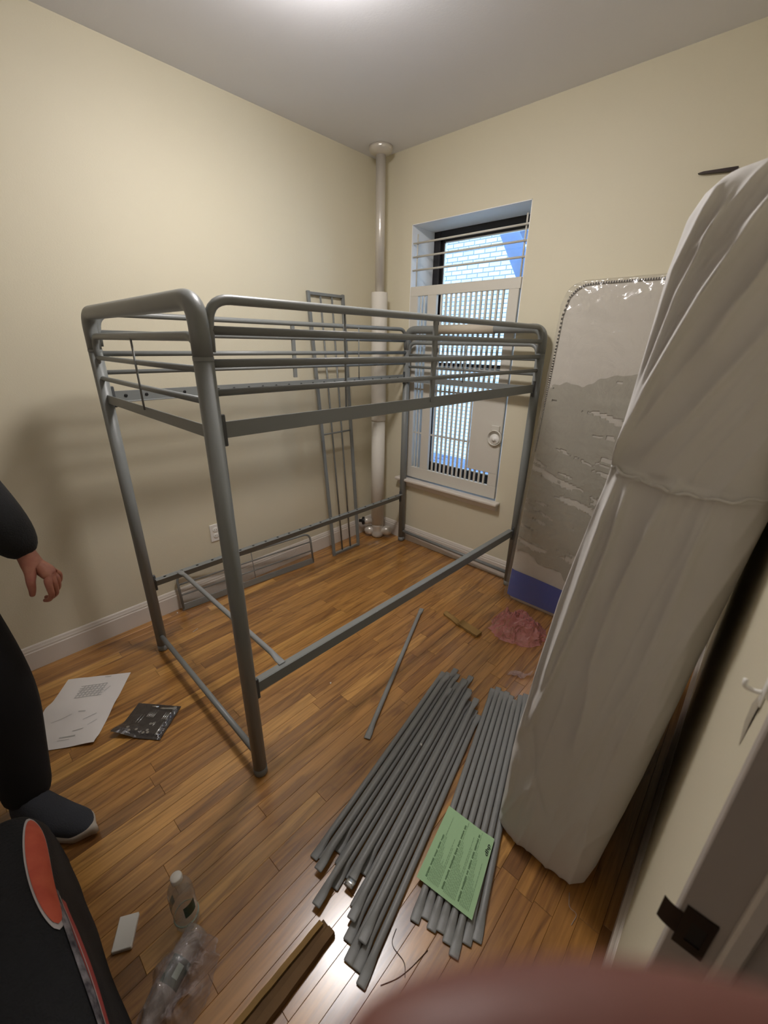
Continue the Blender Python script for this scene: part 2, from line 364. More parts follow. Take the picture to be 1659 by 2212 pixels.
for k in range(9):
    t = k / 8; a = t * 1.15
    lip.append((2.5135 - 0.0185 * math.sin(a) / math.sin(1.15), yy + 0.001 + 0.008 * (1 - math.cos(a))))
for (x0, y0), (x1, y1) in zip(lip, lip[1:]):
    q = [bm.verts.new(p) for p in ((x0, y0, 0.966), (x1, y1, 0.966), (x1, y1, 1.004), (x0, y0, 1.004))]; bm.faces.new(q)
sp = obj('strike_plate', bm, M['dkmetal'], door)
bm = B(); box(bm, (2.522, JY - 0.0009, 0.967), (2.536, JY + 0.002, 1.0)); obj('latch_hole', bm, M['black'], sp)

# window: dark double-hung frame with two sashes and panes
wn = B(); FY0, FY1 = 0.25, 0.30
box(wn, (WX0 + 0.0, FY0, WZ0 - 0.0), (WX0 + 0.055, FY1, WZ1), 0.006); box(wn, (WX1 - 0.055, FY0, WZ0), (WX1, FY1, WZ1), 0.006)
box(wn, (WX0 + 0.055, FY0, WZ1 - 0.045), (WX1 - 0.055, FY1, WZ1), 0.006); box(wn, (WX0 + 0.055, FY0, WZ0), (WX1 - 0.055, FY1, WZ0 + 0.035), 0.006)
win = struct('window_1', wn, M['dark'])
def sash(z0, z1, y0, y1, bot):
    bm = B(); a, b = WX0 + 0.055, WX1 - 0.055
    box(bm, (a, y0, z0), (a + 0.022, y1, z1), 0.003); box(bm, (b - 0.022, y0, z0), (b, y1, z1), 0.003)
    box(bm, (a + 0.022, y0, z1 - 0.022), (b - 0.022, y1, z1), 0.003); box(bm, (a + 0.022, y0, z0), (b - 0.022, y1, z0 + bot), 0.003)
    s = obj('sash', bm, M['dark'], win)
    bm = B(); box(bm, (a + 0.022, (y0 + y1) / 2 - 0.002, z0 + bot), (b - 0.022, (y0 + y1) / 2 + 0.002, z1 - 0.022)); obj('pane', bm, M['glass'], s)
    bm = B()
    box(bm, (a + 0.022, y0 - 0.003, z0 + bot), (a + 0.030, y0 + 0.012, z1 - 0.022)); box(bm, (b - 0.030, y0 - 0.003, z0 + bot), (b - 0.022, y0 + 0.012, z1 - 0.022))
    box(bm, (a + 0.022, y0 - 0.003, z1 - 0.030), (b - 0.022, y0 + 0.012, z1 - 0.022)); box(bm, (a + 0.022, y0 - 0.003, z0 + bot), (b - 0.022, y0 + 0.012, z0 + bot + 0.008))
    o = obj('glazing_bead', bm, M['chrome'], s)
sash(1.40, WZ1 - 0.045, 0.280, 0.298, 0.03)
sash(WZ0 + 0.035, 1.445, 0.256, 0.278, 0.055)

# sill (stool) and apron
bm = B(); box(bm, (0.286, -0.062, 0.538), (1.214, 0.0, 0.560), 0.007, None, 3); box(bm, (WX0, 0.0, 0.538), (WX1, 0.25, 0.5555)); sill = struct('trim_2', bm, M['trim'])
bm = B()
pr = [(0, 0.538), (-0.046, 0.538), (-0.046, 0.53), (-0.034, 0.522), (-0.03, 0.505), (-0.018, 0.492), (0, 0.488)]
R = [[bm.verts.new((x, y, z)) for y, z in pr] for x in (0.30, 1.20)]
for k in range(len(pr) - 1): bm.faces.new((R[0][k], R[0][k + 1], R[1][k + 1], R[1][k]))
bm.faces.new(R[0]); bm.faces.new(R[1][::-1]); bmesh.ops.recalc_face_normals(bm, faces=bm.faces[:]); obj('apron', bm, M['trim'], sill)

# ------------------------------------------------------------------ light shaft outside: painted brick wall and fire escape
BY = 4.25; bl, bh = 0.205, 0.0677
bm = B(); box(bm, (-6.0, BY + 0.012, -3.0), (3.5, BY + 0.2, 4.4)); yard = struct('wall_outside', bm, M['mortar'])
def brick_mesh():
    bm = B(); j = 0.0055
    box(bm, (j, 0, j), (bl - j, 0.03, bh - j), 0.004); me = bpy.data.meshes.new('brick'); bm.to_mesh(me); bm.free(); me.materials.append(M['brick']); return me
bme = brick_mesh(); bms = B(); cnt = 0
zc0 = -3.0; rows = int(7.4 / bh)
cells = []
for r in range(rows):
    for c in range(-30, 17):
        x = c * bl + (bl / 2 if r % 2 else 0); z = zc0 + r * bh
        near = -2.6 < x < -0.75 and 1.18 < z < 3.35
        cells.append((x, z, near))
for x, z, near in cells:
    if near and cnt < 300:
        o = bpy.data.objects.new('brick', bme); COL.objects.link(o); o.parent = yard; o.location = (x, BY, z); cnt += 1
    else:
        j = 0.0055; y = BY + 0.001
        P = [(x + j, z + j), (x + bl - j, z + j), (x + bl - j, z + bh - j), (x + j, z + bh - j)]
        f = [bms.verts.new((a, y, b)) for a, b in P]; k = [bms.verts.new((a, BY + 0.013, b)) for a, b in P]
        bms.faces.new(f)
        for q in range(4): bms.faces.new((f[q], k[q], k[(q + 1) % 4], f[(q + 1) % 4]))
bmesh.ops.recalc_face_normals(bms, faces=bms.faces[:])
obj('brick_field', bms, M['brick'], yard, kind='stuff')

fe = thing('fire_escape', 'blue-grey steel fire escape stair outside the window behind the bars', 'fire escape', (0.5, 1.2, 0.30))
d = V((0.2, 0, -0.345)).normalized(); n_ = V((d.z, 0, -d.x))
p0 = V((0.30, 1.2, 2.49)) - d * 0.35
for k, (yo, off) in enumerate(((1.17, 0.0), (1.75, 0.0))):
    bm = B(); x = V((-d.z, 0, d.x)) * -1
    o_ = V((p0.x + 0.015, yo, p0.z)); wdir = V((d.z, 0, -d.x)) * -1
    Mx = basis(o_, d, V((0, 1, 0)), wdir)
    box(bm, (0, 0, -0.0), (2.6, 0.012, 0.155), 0.002, Mx); obj('stringer', bm, M['blue_steel'], fe)
for k in range(11):
    c = p0 + d * (0.12 + 0.23 * k); bm = B(); box(bm, (c.x + 0.03, 1.185, c.z - 0.03), (c.x + 0.26, 1.75, c.z - 0.018), 0.002); obj('tread', bm, M['blue_steel'], fe)
for k in range(9):
    bm = B(); y = 0.62 + 0.12 * k; box(bm, (-2.2, y, 0.30), (1.5, y + 0.045, 0.33), 0.002); obj('platform_slat', bm, M['blue_steel'], fe)
for x in (-1.6, -0.4, 0.6):
    bm = B(); box(bm, (x, 0.3005, 0.25), (x + 0.05, 1.66, 0.2995)); obj('bearer', bm, M['blue_steel'], fe)

# ------------------------------------------------------------------ security gate in the window
gt = thing('window_gate', 'cream steel window security gate with thin vertical bars and a lock plate', 'gate', (0.76, -0.01, 0.575))
G = M['gate']; gy0, gy1 = -0.004, 0.022
def gpart(name, lo, hi, bev=0.002, m=None, par=None): bm = B(); box(bm, lo, hi, bev); return obj(name, bm, m or G, par or gt)
gpart('top_rail', (0.342, gy0, 1.886), (1.170, gy1, 1.946)); gpart('bottom_rail', (0.342, gy0, 0.573), (1.165, gy1, 0.660))
gpart('stile', (0.342, gy0, 0.660), (0.410, gy1, 1.886)); gpart('stile', (0.496, gy0, 0.660), (0.570, gy1, 1.886)); gpart('stile', (1.098, gy0, 0.660), (1.164, gy1, 1.886))
for x in (0.434, 0.463): gpart('bar', (x - 0.0045, 0.002, 0.658), (x + 0.0045, 0.014, 1.888), 0.001)
nb = 13
for k in range(nb):
    x = 0.570 + (k + 1) * (1.098 - 0.570) / (nb + 1); gpart('bar', (x - 0.0065, 0.002, 0.658), (x + 0.0065, 0.014, 1.888), 0.001)
for z in (0.935, 1.262): gpart('cross_bar', (0.405, 0.014, z - 0.006), (1.105, 0.021, z + 0.006), 0.001)
lp = gpart('lock_plate', (0.928, -0.006, 0.752), (1.160, 0.0015, 1.272), 0.001)
bm = B(); Mx = basis(V((1.122, -0.0062, 1.0)), V((1, 0, 0)), V((0, 0, 1)), V((0, -1, 0)))
lathe(bm, [(0.045, 0.0), (0.052, 0.001), (0.052, 0.016), (0.049, 0.018), (0.046, 0.016), (0.045, 0.002)], 32, Mx); lk = obj('latch_ring', bm, G, gt, True)
bm = B(); box(bm, (1.088, -0.017, 1.046), (1.150, -0.006, 1.082), 0.003); obj('latch_keeper', bm, G, gt)
bm = B(); lathe(bm, [(0.034, 0.0), (0.034, 0.010), (0.030, 0.013), (0.014, 0.012), (0.012, 0.022), (0.006, 0.024)], 24, Matrix.Translation((0, 0, -0.008)) @ Mx); obj('latch_knob', bm, M['white'], gt, True)

rods = thing('window_guard', 'thin cream horizontal guard rods across the top of the window', 'guard', (0.76, 0.01, 1.95))
for z in (2.048, 2.128, 2.208): bm = B(); tube(bm, [(0.345, 0.012, z), (1.176, 0.012, z)], 0.0062, 8); obj('rod', bm, G, rods, True)
bm = B(); tube(bm, [(0.372, 0.022, 1.947), (0.372, 0.022, 2.262)], 0.0055, 8); obj('upright', bm, G, rods, True)
bm = B(); tube(bm, [(1.150, 0.022, 1.947), (1.150, 0.022, 2.262)], 0.0055, 8); obj('upright', bm, G, rods, True)

# ------------------------------------------------------------------ ceiling lamp
lm = thing('ceiling_lamp', 'lit flush ceiling lamp with a round glass bowl above the bed', 'lamp', LAMP)
bm = B(); lathe(bm, [(0.130, LAMP.z - 0.0595), (0.134, LAMP.z - 0.052), (0.132, LAMP.z - 0.045), (0.06, LAMP.z - 0.040), (0.055, LAMP.z - 0.020), (0.062, LAMP.z - 0.0003)], 40, Matrix.Translation((LAMP.x, LAMP.y, 0))); obj('lamp_base', bm, M['white'], lm, True)
bm = B(); lathe(bm, [(0.004, LAMP.z - 0.118), (0.06, LAMP.z - 0.116), (0.11, LAMP.z - 0.109), (0.14, LAMP.z - 0.098), (0.150, LAMP.z - 0.084), (0.146, LAMP.z - 0.070), (0.136, LAMP.z - 0.060)], 40, Matrix.Translation((LAMP.x, LAMP.y, 0))); obj('glass_bowl', bm, M['lamp'], lm, True)

# ------------------------------------------------------------------ steam riser in the corner
pp = thing('steam_pipe', 'silver and white steam riser pipe standing in the room corner', 'pipe', (0.165, -0.133, 0))
T = Matrix.Translation((0.165, -0.133, 0))
bm = B(); lathe(bm, [(0.032, 1.90), (0.032, H - 0.02)], 24, T); obj('bare_pipe', bm, M['silver'], pp, True)
bm = B(); lathe(bm, [(0.036, H - 0.045), (0.070, H - 0.03), (0.076, H - 0.012), (0.076, H - 0.0005)], 28, T); obj('ceiling_flange', bm, M['silver'], pp, True)
bm = B(); lathe(bm, [(0.057, 1.010), (0.058, 1.02), (0.058, 1.905), (0.055, 1.912)], 28, T); obj('insulation_sleeve', bm, M['insul'], pp, True)
bm = B(); lathe(bm, [(0.054, 0.125), (0.054, 1.008)], 28, T); obj('insulation_sleeve', bm, M['insul'], pp, True)
bm = B(); lathe(bm, [(0.040, 0.001), (0.052, 0.012), (0.054, 0.03), (0.045, 0.05), (0.044, 0.08), (0.050, 0.10), (0.048, 0.126)], 28, T); obj('floor_fitting', bm, M['silver'], pp, True)
def fitting(name, a, b, prof, m):
    a, b = V(a), V(b); z = (b - a).normalized(); x = z.orthogonal().normalized(); y = z.cross(x); L_ = (b - a).length
    bm = B(); lathe(bm, [(r, t * L_) for r, t in prof], 20, basis(a, x, y, z)); return obj(name, bm, m, pp, True)
ball = [(0.018, 0), (0.02, 0.2), (0.034, 0.35), (0.042, 0.55), (0.042, 0.75), (0.03, 0.93), (0.012, 1)]
fitting('side_fitting', (0.165, -0.133, 0.055), (0.262, -0.052, 0.058), ball, M['silver'])
fitting('side_fitting', (0.165, -0.133, 0.055), (0.070, -0.195, 0.052), ball, M['silver'])
fitting('valve_stem', (0.165, -0.133, 0.150), (0.085, -0.215, 0.148), [(0.026, 0.4), (0.026, 0.62), (0.030, 0.64), (0.030, 0.95), (0.024, 1)], M['silver'])
fitting('valve_handle', (0.090, -0.211, 0.148), (0.052, -0.248, 0.149), [(0.018, 0), (0.034, 0.1), (0.034, 0.45), (0.014, 0.55), (0.014, 0.95), (0.01, 1)], M['black'])

# outlet
ot = thing('wall_outlet', 'white duplex outlet plate on the left wall behind the bed post', 'outlet', (0, -1.486, 0.428))
bm = B(); box(bm, (0.0003, -1.521, 0.370), (0.006, -1.451, 0.486), 0.002); obj('cover_plate', bm, M['white'], ot)
for z in (0.408, 0.448):
    bm = B(); lathe(bm, [(0.0165, 0.0), (0.0165, 0.0025), (0.014, 0.003)], 20, basis(V((0.006, -1.486, z)), V((0, 1, 0)), V((0, 0, 1)), V((1, 0, 0)))); r_ = obj('receptacle', bm, M['white'], ot, True)
    bm = B()
    for s in (-0.006, 0.006): box(bm, (0.0085, -1.486 + s - 0.001, z - 0.003), (0.0094, -1.486 + s + 0.001, z + 0.005))
    obj('slot', bm, M['black'], r_)

# dark metal strip on the back wall
bm = B()
P = [(1.935, 2.2735), (1.955, 2.2765), (2.075, 2.2705), (2.075, 2.2565), (1.955, 2.2695)]
f = [bm.verts.new((x, -0.022, z)) for x, z in P]; k_ = [bm.verts.new((x, -0.0005, z)) for x, z in P]
bm.faces.new(f)
for q in range(5): bm.faces.new((f[q], k_[q], k_[(q + 1) % 5], f[(q + 1) % 5]))
bmesh.ops.recalc_face_normals(bm, faces=bm.faces[:])
tag(obj('wall_bracket', bm, M['dkmetal']), 'dark pointed metal strip on the back wall above the mattresses', 'bracket')

# ------------------------------------------------------------------ bed frame
BW, BL, PHI = 1.0106, 1.96, 0.0234
bed = thing('loft_bed', 'grey tubular metal loft bed frame standing beside the left wall', 'bed', (0.3225, -2.0079, 0), rotz=-PHI, local=True)
S = M['steel']
def bp(name, bm, m=S, smooth=True, par=None): return obj(name, bm, m, par or bed, smooth)
ZC, RP = 1.53, 0.0255
for y in (0, BL):
    for x in (0, BW):
        bm = B(); tube(bm, [(x, y, 0.03), (x, y, ZC)], RP, 20); lg = bp('leg', bm)
        bm = B(); tube(bm, [(x, y, 0.0005), (x, y, 0.004), (x, y, 0.035)], [0.022, RP + 0.001, RP + 0.001], 20); bp('foot_cap', bm, M['steel'], True, lg)
    bm = B(); tube(bm, fillet([(0, y, ZC), (0, y, 1.668), (BW, y, 1.668), (BW, y, ZC)], 0.085, 8), RP, 20); bp('end_loop', bm)
    for x in (0, BW):
        bm = B(); tube(bm, [(x, y, ZC - 0.006), (x, y, ZC + 0.004)], RP + 0.0008, 20, False); bp('joint_collar', bm, M['steel'])
    bm = B(); tube(bm, fillet([(0.012, y, 1.47), (0.026, y, 1.583), (BW - 0.026, y, 1.583), (BW - 0.012, y, 1.47)], 0.05, 6), 0.0125, 12); bp('end_rail', bm)
    for z in (1.502, 1.421): bm = B(); tube(bm, [(0.01, y, z), (BW - 0.01, y, z)], 0.0092, 10); bp('end_rod', bm)
    bm = B(); tube(bm, [(0.5, y - 0.008, 1.583), (0.5, y - 0.008, 1.345)], 0.0035, 8); bp('end_wire', bm)
    bm = B(); s = 1 if y == 0 else -1
    box(bm, (0.022, min(y, y + s * 0.004), 1.318), (BW - 0.022, max(y, y + s * 0.004), 1.354), 0.001); box(bm, (0.022, min(y + s * 0.004, y + s * 0.03), 1.318), (BW - 0.022, max(y + s * 0.004, y + s * 0.03), 1.322), 0.001); bp('end_angle', bm, S, False)
    bm = B(); tube(bm, [(0.01, y, 0.092), (BW - 0.01, y, 0.092)], 0.0125, 12); bp('floor_tube', bm)
bm = B(); tube(bm, [(0.26, BL, 1.668), (0.70, BL, 1.668)], RP + 0.0035, 18); tag_ = bp('foam_sleeve', bm, M['foam']); tag_['label'] = 'beige foam wrap on the far top tube'
for side, x in enumerate((0, BW)):
    inn = 1 if x == 0 else -1
    bm = B(); tube(bm, fillet([(x, 0.022, 1.545), (x, 0.030, 1.671), (x, BL - 0.030, 1.671), (x, BL - 0.022, 1.545)], 0.065, 7), 0.0125, 12); bp('guard_top', bm)
    for z, r in ((1.597, 0.0115), (1.517, 0.0115), (1.443, 0.0095)): bm = B(); tube(bm, [(x, 0.012, z), (x, BL - 0.012, z)], r, 10); bp('guard_rail', bm)
    yw, yb = (0.488, 0.965) if side else (1.472, 0.975)
    bm = B(); tube(bm, [(x + inn * 0.008, yw, 1.671), (x + inn * 0.008, yw, 1.36)], 0.0035, 8); bp('guard_wire', bm)
    bm = B(); o_ = 0.0125 * -inn; box(bm, (x - 0.006 + o_ * 0, yb - 0.011, 1.345 if side else 1.385), (x + 0.006, yb + 0.011, 1.672), 0.001); bp('guard_upright', bm, S, False)
    for z0, z1 in ((1.320, 1.366), (0.386, 0.432)):
        bm = B(); xa = x - inn * 0.002
        box(bm, (min(xa, xa + inn * 0.004), 0.03, z0), (max(xa, xa + inn * 0.004), BL - 0.03, z1), 0.001)
        zf = z1 - 0.004 if z0 < 1 else z0
        box(bm, (min(xa + inn * 0.004, xa + inn * 0.032), 0.03, zf), (max(xa + inn * 0.004, xa + inn * 0.032), BL - 0.03, zf + 0.004), 0.001); sr = bp('side_rail', bm, S, False)
        bm = B(); zc = (z0 + z1) / 2 + 0.002
        for k in range(22):
            yk = 0.077 + k * (1.903 - 0.077) / 21.5
            F = basis(V((xa + inn * 0.004, yk, zc)), V((0, 1, 0)), V((0, 0, 1)), V((inn, 0, 0))) if z0 > 1 or side else basis(V((xa + inn * 0.016, yk, z1)), V((1, 0, 0)), V((0, 1, 0)), V((0, 0, 1)))
            lathe(bm, [(0.0075, 0), (0.0075, 0.0022), (0.005, 0.003)] if z0 > 1 else [(0.0075, 0), (0.0075, 0.0008), (0.005, 0.001)], 8, F)
        h = bp('slat_plug', bm, M['black'], True, sr); h['kind'] = 'stuff'
        for y0, y1 in ((0.0235, 0.036), (BL - 0.036, BL - 0.0235)):
            bm = B(); box(bm, (x - 0.007, y0, z0 - 0.022), (x + 0.007, y1, z1 + 0.020), 0.002); bp('bracket', bm, M['steel_dark'], False)

def slat_mesh(L=1.0, r=0.0108):
    bm = B(); h = L / 2
    ys = [-h, -h + 0.004, -h + 0.03, -h + 0.045, -h + 0.075, h - 0.075, h - 0.045, h - 0.03, h - 0.004, h]
    el = [(0.0135, 0.0022), (0.0145, 0.0026), (0.0145, 0.0028), (0.0132, 0.005), (r, r), (r, r), (0.0132, 0.005), (0.0145, 0.0028), (0.0145, 0.0026), (0.0135, 0.0022)]
    zs = [-0.006, -0.006, -0.006, -0.004, 0, 0, -0.004, -0.006, -0.006, -0.006]
    tube(bm, [(0, y, z) for y, z in zip(ys, zs)], 0, 12, True, el)
    me = bpy.data.meshes.new('bed_crossbar'); bm.normal_update(); bm.to_mesh(me); bm.free(); me.materials.append(M['slat'])
    for p in me.polygons: p.use_smooth = True
    return me
SL = slat_mesh()
# the one slat that is fitted, between the lower side rails
cs = bpy.data.objects.new('cross_slat', slat_mesh(BW - 0.036)); COL.objects.link(cs); cs.parent = bed
cs.location = (BW / 2, 0.150, 0.4405); cs.rotation_euler = (0, 0, math.pi / 2)

# ------------------------------------------------------------------ loose slats on the floor
ENDS = []
TOPY = [-1.094, -1.080, -1.030, -1.055, -1.105, -1.060, -1.020, -1.100, -1.165, -1.195, -1.190, -1.205]
for i in range(12):
    an = math.radians(9.9 + 0.28 * i); x = 1.542 + 0.0220 * i - (TOPY[i] + 1.05) * math.tan(an); ENDS.append((x, TOPY[i], x + math.sin(an), TOPY[i] - math.cos(an)))
RY = [-1.018, -0.992, -1.002, -0.988, -0.996, -1.008, -0.962, -0.938]
for k in range(8):
    an = math.radians(15.9 + 0.18 * k); x = 1.786 + 0.0228 * k - (RY[k] + 1.0) * math.tan(an); ENDS.append((x, RY[k], x + math.sin(an), RY[k] - math.cos(an)))
for q, dy in ((1.5, -0.012), (3.5, -0.075), (5.5, 0.02), (7.5, -0.030), (9.5, -0.045)):
    an = math.radians(9.9 + 0.28 * q); y = -1.10 + dy; x = 1.542 + 0.0220 * q - (y + 1.05) * math.tan(an); ENDS.append((x, y, x + math.sin(an), y - math.cos(an)))
def lab(i):
    return {0: 'grey flat-ended bed slat at the outer edge of the pile nearest the bed', 19: 'grey flat-ended bed slat at the edge of the pile nearest the white mattress',
            22: 'grey bed slat on top of the pile with a bright silver tip', 11: 'grey bed slat reaching furthest toward the brown cardboard strip'}.get(i)
GEN = 'grey flat-ended metal bed slat lying in the pile on the floor'
def segdist(a, b, c, d, n=24):
    best = 9
    for i in range(n + 1):
        p = a.lerp(b, i / n); t = max(0, min(1, (p - c).dot(d - c) / (d - c).length_squared)); best = min(best, (p - c.lerp(d, t)).length)
    return best
placed = []
def put_slat(i, e, layer=None, label=None, grp='bed slats piled on the floor'):
    a, b = V((e[0], e[1])), V((e[2], e[3])); mid = (a + b) / 2; dr = (b - a).normalized(); a, b = mid - dr * 0.5, mid + dr * 0.5
    lv = 0
    while any(l == lv and segdist(a, b, c, d_) < 0.0205 for c, d_, l in placed): lv += 1
    placed.append((a, b, lv))
    o = bpy.data.objects.new('bed_crossbar', SL); COL.objects.link(o); o.location = (mid.x, mid.y, 0.0112 + lv * 0.0190); o.rotation_euler = (0, random.uniform(-0.5, 0.5) * 0, math.atan2(-dr.x, dr.y))
    if label: tag(o, label, 'slat', None)
    else: tag(o, GEN, 'slat', grp)
    if i == 22:
        bm = B(); tube(bm, [(0, 0.50, -0.006), (0, 0.475, -0.006)], 0, 10, True, [(0.0152, 0.0036), (0.0152, 0.0036)]); c = obj('tip_sleeve', bm, M['chrome'], None, True); c.parent = o; c['label'] = 'bright silver sleeve on the slat tip'
    return o
for i, e in enumerate(ENDS): put_slat(i, e, label=lab(i))
put_slat(99, (1.129, -0.742, 1.53, -1.631), label='single grey slat lying apart on the floor between bed and pile')

# ------------------------------------------------------------------ gate-like guard leaning in the corner
lg = thing('bed_ladder', 'tall narrow grey metal bed grille leaning on the left wall near the pipe', 'grille', (0.178, -0.515, 0))
b0, b1, t0, t1 = V((0.180, -0.655, 0.006)), V((0.183, -0.376, 0.006)), V((0.0105, -0.661, 1.888)), V((0.0105, -0.338, 1.888))
def L3(u, v): return b0.lerp(b1, u).lerp(t0.lerp(t1, u), v)
def bar(a, b, wx, wy, name, par, m=S):
    a, b = V(a), V(b); z = (b - a).normalized(); x = V((0, 1, 0)) - z * z.y
    if x.length < 0.2: x = V((1, 0, 0)) - z * z.x
    x.normalize(); y = z.cross(x); bm = B(); box(bm, (-wx / 2, -wy / 2, 0), (wx / 2, wy / 2, (b - a).length), 0.0015, basis(a, x, y, z)); return obj(name, bm, m, par)
bar(L3(0.03, 0), L3(0.03, 1), 0.022, 0.018, 'side_bar', lg); bar(L3(0.97, 0), L3(0.97, 1), 0.022, 0.018, 'side_bar', lg)
bar(L3(0.0, 0.993), L3(1.0, 0.993), 0.020, 0.018, 'top_bar', lg); bar(L3(0.0, 0.007), L3(1.0, 0.007), 0.018, 0.016, 'bottom_bar', lg)
for u in (0.345, 0.655):
    bm = B(); tube(bm, [L3(u, 0.006), L3(u, 0.994)], 0.0062, 8); obj('rod', bm, S, lg, True)
bm = B(); tube(bm, [L3(0.03, 0.505), L3(0.97, 0.505)], 0.006, 8); obj('cross_rod', bm, S, lg, True)
bm = B(); tube(bm, [L3(0.03, 0.762), L3(0.97, 0.762)], 0.006, 8); obj('cross_rod', bm, S, lg, True)

# wrapped guard panel along the left wall
gp = thing('bed_guardrail', 'short grey guard rail panel in clear film leaning along the left wall', 'panel', (0.09, -1.3, 0))
pa, pb = V((0.052, -1.784, 0.004)), V((0.152, -0.828, 0.004)); hv = V((-0.028, 0, 0.240))
def P3(u, v): return pa.lerp(pb, u) + hv * v
bm = B(); tube(bm, fillet([P3(0.006, 0.05), P3(0.006, 1), P3(0.994, 1), P3(0.994, 0.05)], 0.055, 6), 0.0075, 10); obj('panel_frame', bm, S, gp, True)
for v in (0.42, 0.72): bm = B(); tube(bm, [P3(0.01, v), P3(0.99, v)], 0.0055, 8); obj('panel_rod', bm, S, gp, True)
bm = B(); tube(bm, [P3(0.51, 0.1), P3(0.51, 1.0)], 0.0028, 6); obj('panel_wire', bm, S, gp, True)
e1 = (pb - pa).normalized(); e2 = hv.normalized(); e3 = e1.cross(e2)
bm = B(); box(bm, (0, 0, -0.004), ((pb - pa).length, 0.042, 0.004), 0.0015, basis(pa, e1, e2, e3)); obj('panel_foot', bm, S, gp)
bm = B()
def ff(u, v):
    p = P3(0.01 + 0.98 * u, 0.02 + 0.93 * v) + e3 * (0.0095 + 0.007 * noise.noise(V((u * 22, v * 7, 3)))); p.z = max(p.z, 0.002); return p
grid(bm, 60, 18, ff); fo = obj('clear_film', bm, M['film'], gp, True)

# ------------------------------------------------------------------ mattress wrapped in plastic, against the back wall
wm = thing('wrapped_mattress', 'plastic-wrapped grey mattress with a blue foot band against the back wall', 'mattress', (1.93, -0.13, 0))
MX0, MX1, MH, MT = 1.437, 2.405, 1.872, 0.150
def lean(p): # lean back to the wall
    return V((p.x + 0.062 * (p.z / MH) * (1 - (p.x - MX0) / (MX1 - MX0)), p.y - 0.006 - 0.070 * (1 - p.z / MH), p.z))
def cushion(bm, inset, z0, z1, bulge, rc=0.12, nu=40, nv=64, front=True):
    """Front face, back face and rim of a soft slab with round corners."""
    def out(u, v):
        x = MX0 + inset + (MX1 - MX0 - 2 * inset) * u; z = z0 + (z1 - z0) * v; return x, z
    R = []
    cx0, cx1, cz0, cz1 = MX0 + inset + rc, MX1 - inset - rc, z0 + 0.05, z1 - rc
    N = 128; loop = []
    for k in range(N):
        a = 2 * math.pi * k / N
        # superellipse-like rounded rectangle by clamping
        dx, dz = math.cos(a), math.sin(a); W_, H_ = (MX1 - MX0) / 2 - inset, (z1 - z0) / 2
        t = 1 / max(abs(dx) / W_, abs(dz) / H_); x, z = dx * t, dz * t
        r = rc if z > 0 else 0.05
        qx, qz = abs(x) - (W_ - r), abs(z) - (H_ - r)
        if qx > 0 and qz > 0:
            l = math.hypot(qx, qz)
            x = math.copysign(W_ - r + qx / l * r, x); z = math.copysign(H_ - r + qz / l * r, z)
        loop.append(((MX0 + MX1) / 2 + x, (z0 + z1) / 2 + z))
    cx, cz = (MX0 + MX1) / 2, (z0 + z1) / 2
    secs = [(-MT + bulge * 0.0, 0.0), (-MT * 0.97, 1.0), (-MT * 0.90, 1.008), (-MT * 0.5, 1.014), (-MT * 0.1, 1.008), (-MT * 0.03, 1.0)]
    rings = []
    for y, s in secs[1:]:
        rings.append([bm.verts.new(lean(V((cx + (x - cx) * (1 if s <= 1 else 1 + (s - 1) * 0.7), y, max(0.001, cz + (z - cz) * (1 if s <= 1 else 1 + (s - 1) * 0.25)))))) for x, z in loop])
    # front: concentric rings to the middle with a gentle crown
    fr = []
    for q in (0.985, 0.95, 0.88, 0.75, 0.55, 0.3):
        fr.append([bm.verts.new(lean(V((cx + (x - cx) * q, -MT * 0.97 - bulge * (1 - q ** 6), cz + (z - cz) * q)))) for x, z in loop])
    for A, Bq in zip([rings[0]] + fr, fr):
        for k in range(N): bm.faces.new((A[k], A[(k + 1) % N], Bq[(k + 1) % N], Bq[k]))
    bm.faces.new(fr[-1])
    for A, Bq in zip(rings, rings[1:]):
        for k in range(N): bm.faces.new((A[k], Bq[k], Bq[(k + 1) % N], A[(k + 1) % N]))
    bm.faces.new(rings[-1][::-1]); bmesh.ops.recalc_face_normals(bm, faces=bm.faces[:])
    return [lean(V((x, -MT * 0.985, z))) for x, z in loop]
bm = B(); lp_ = cushion(bm, 0.012, 0.004, MH - 0.008, 0.010); obj('mattress_body', bm, M['ticking'], wm, True)
bm = B(); top = [p for p in lp_ if p.z > 1.0]; top.sort(key=lambda p: math.atan2(p.z - 1.0, p.x - 1.92))
tube(bm, [p + V((0, -0.002, 0)) for p in top], 0.0048, 8); pg = obj('piping', bm, M['dark'], wm, True); pg['label'] = 'dark twisted cord edging'
bm = B()
for k, (a, b) in enumerate(zip(top, top[1:])):
    n = 8
    for q in range(n):
        if q % 2: continue
        p = a.lerp(b, q / n); r = a.lerp(b, (q + 1) / n)
        if (r - p).length > 1e-4: tube(bm, [p + V((0, -0.0025, 0)), r + V((0, -0.0025, 0))], 0.0053, 6)
cs_ = obj('piping_stitch', bm, M['ticking'], pg, True); cs_['kind'] = 'stuff'
bm = B()
def band(u, v):
    x = MX0 + 0.014 + (MX1 - MX0 - 0.028) * u; ztop = 0.222 - 0.055 * sm(0, 1.0, u) ; z = 0.03 + (ztop - 0.03) * v
    edge = min(1, min(u, 1 - u) / 0.03); return lean(V((x, -MT * 0.97 - 0.0125 * edge - 0.001, z)))
grid(bm, 40, 8, band); obj('blue_band', bm, M['blue'], wm, True)
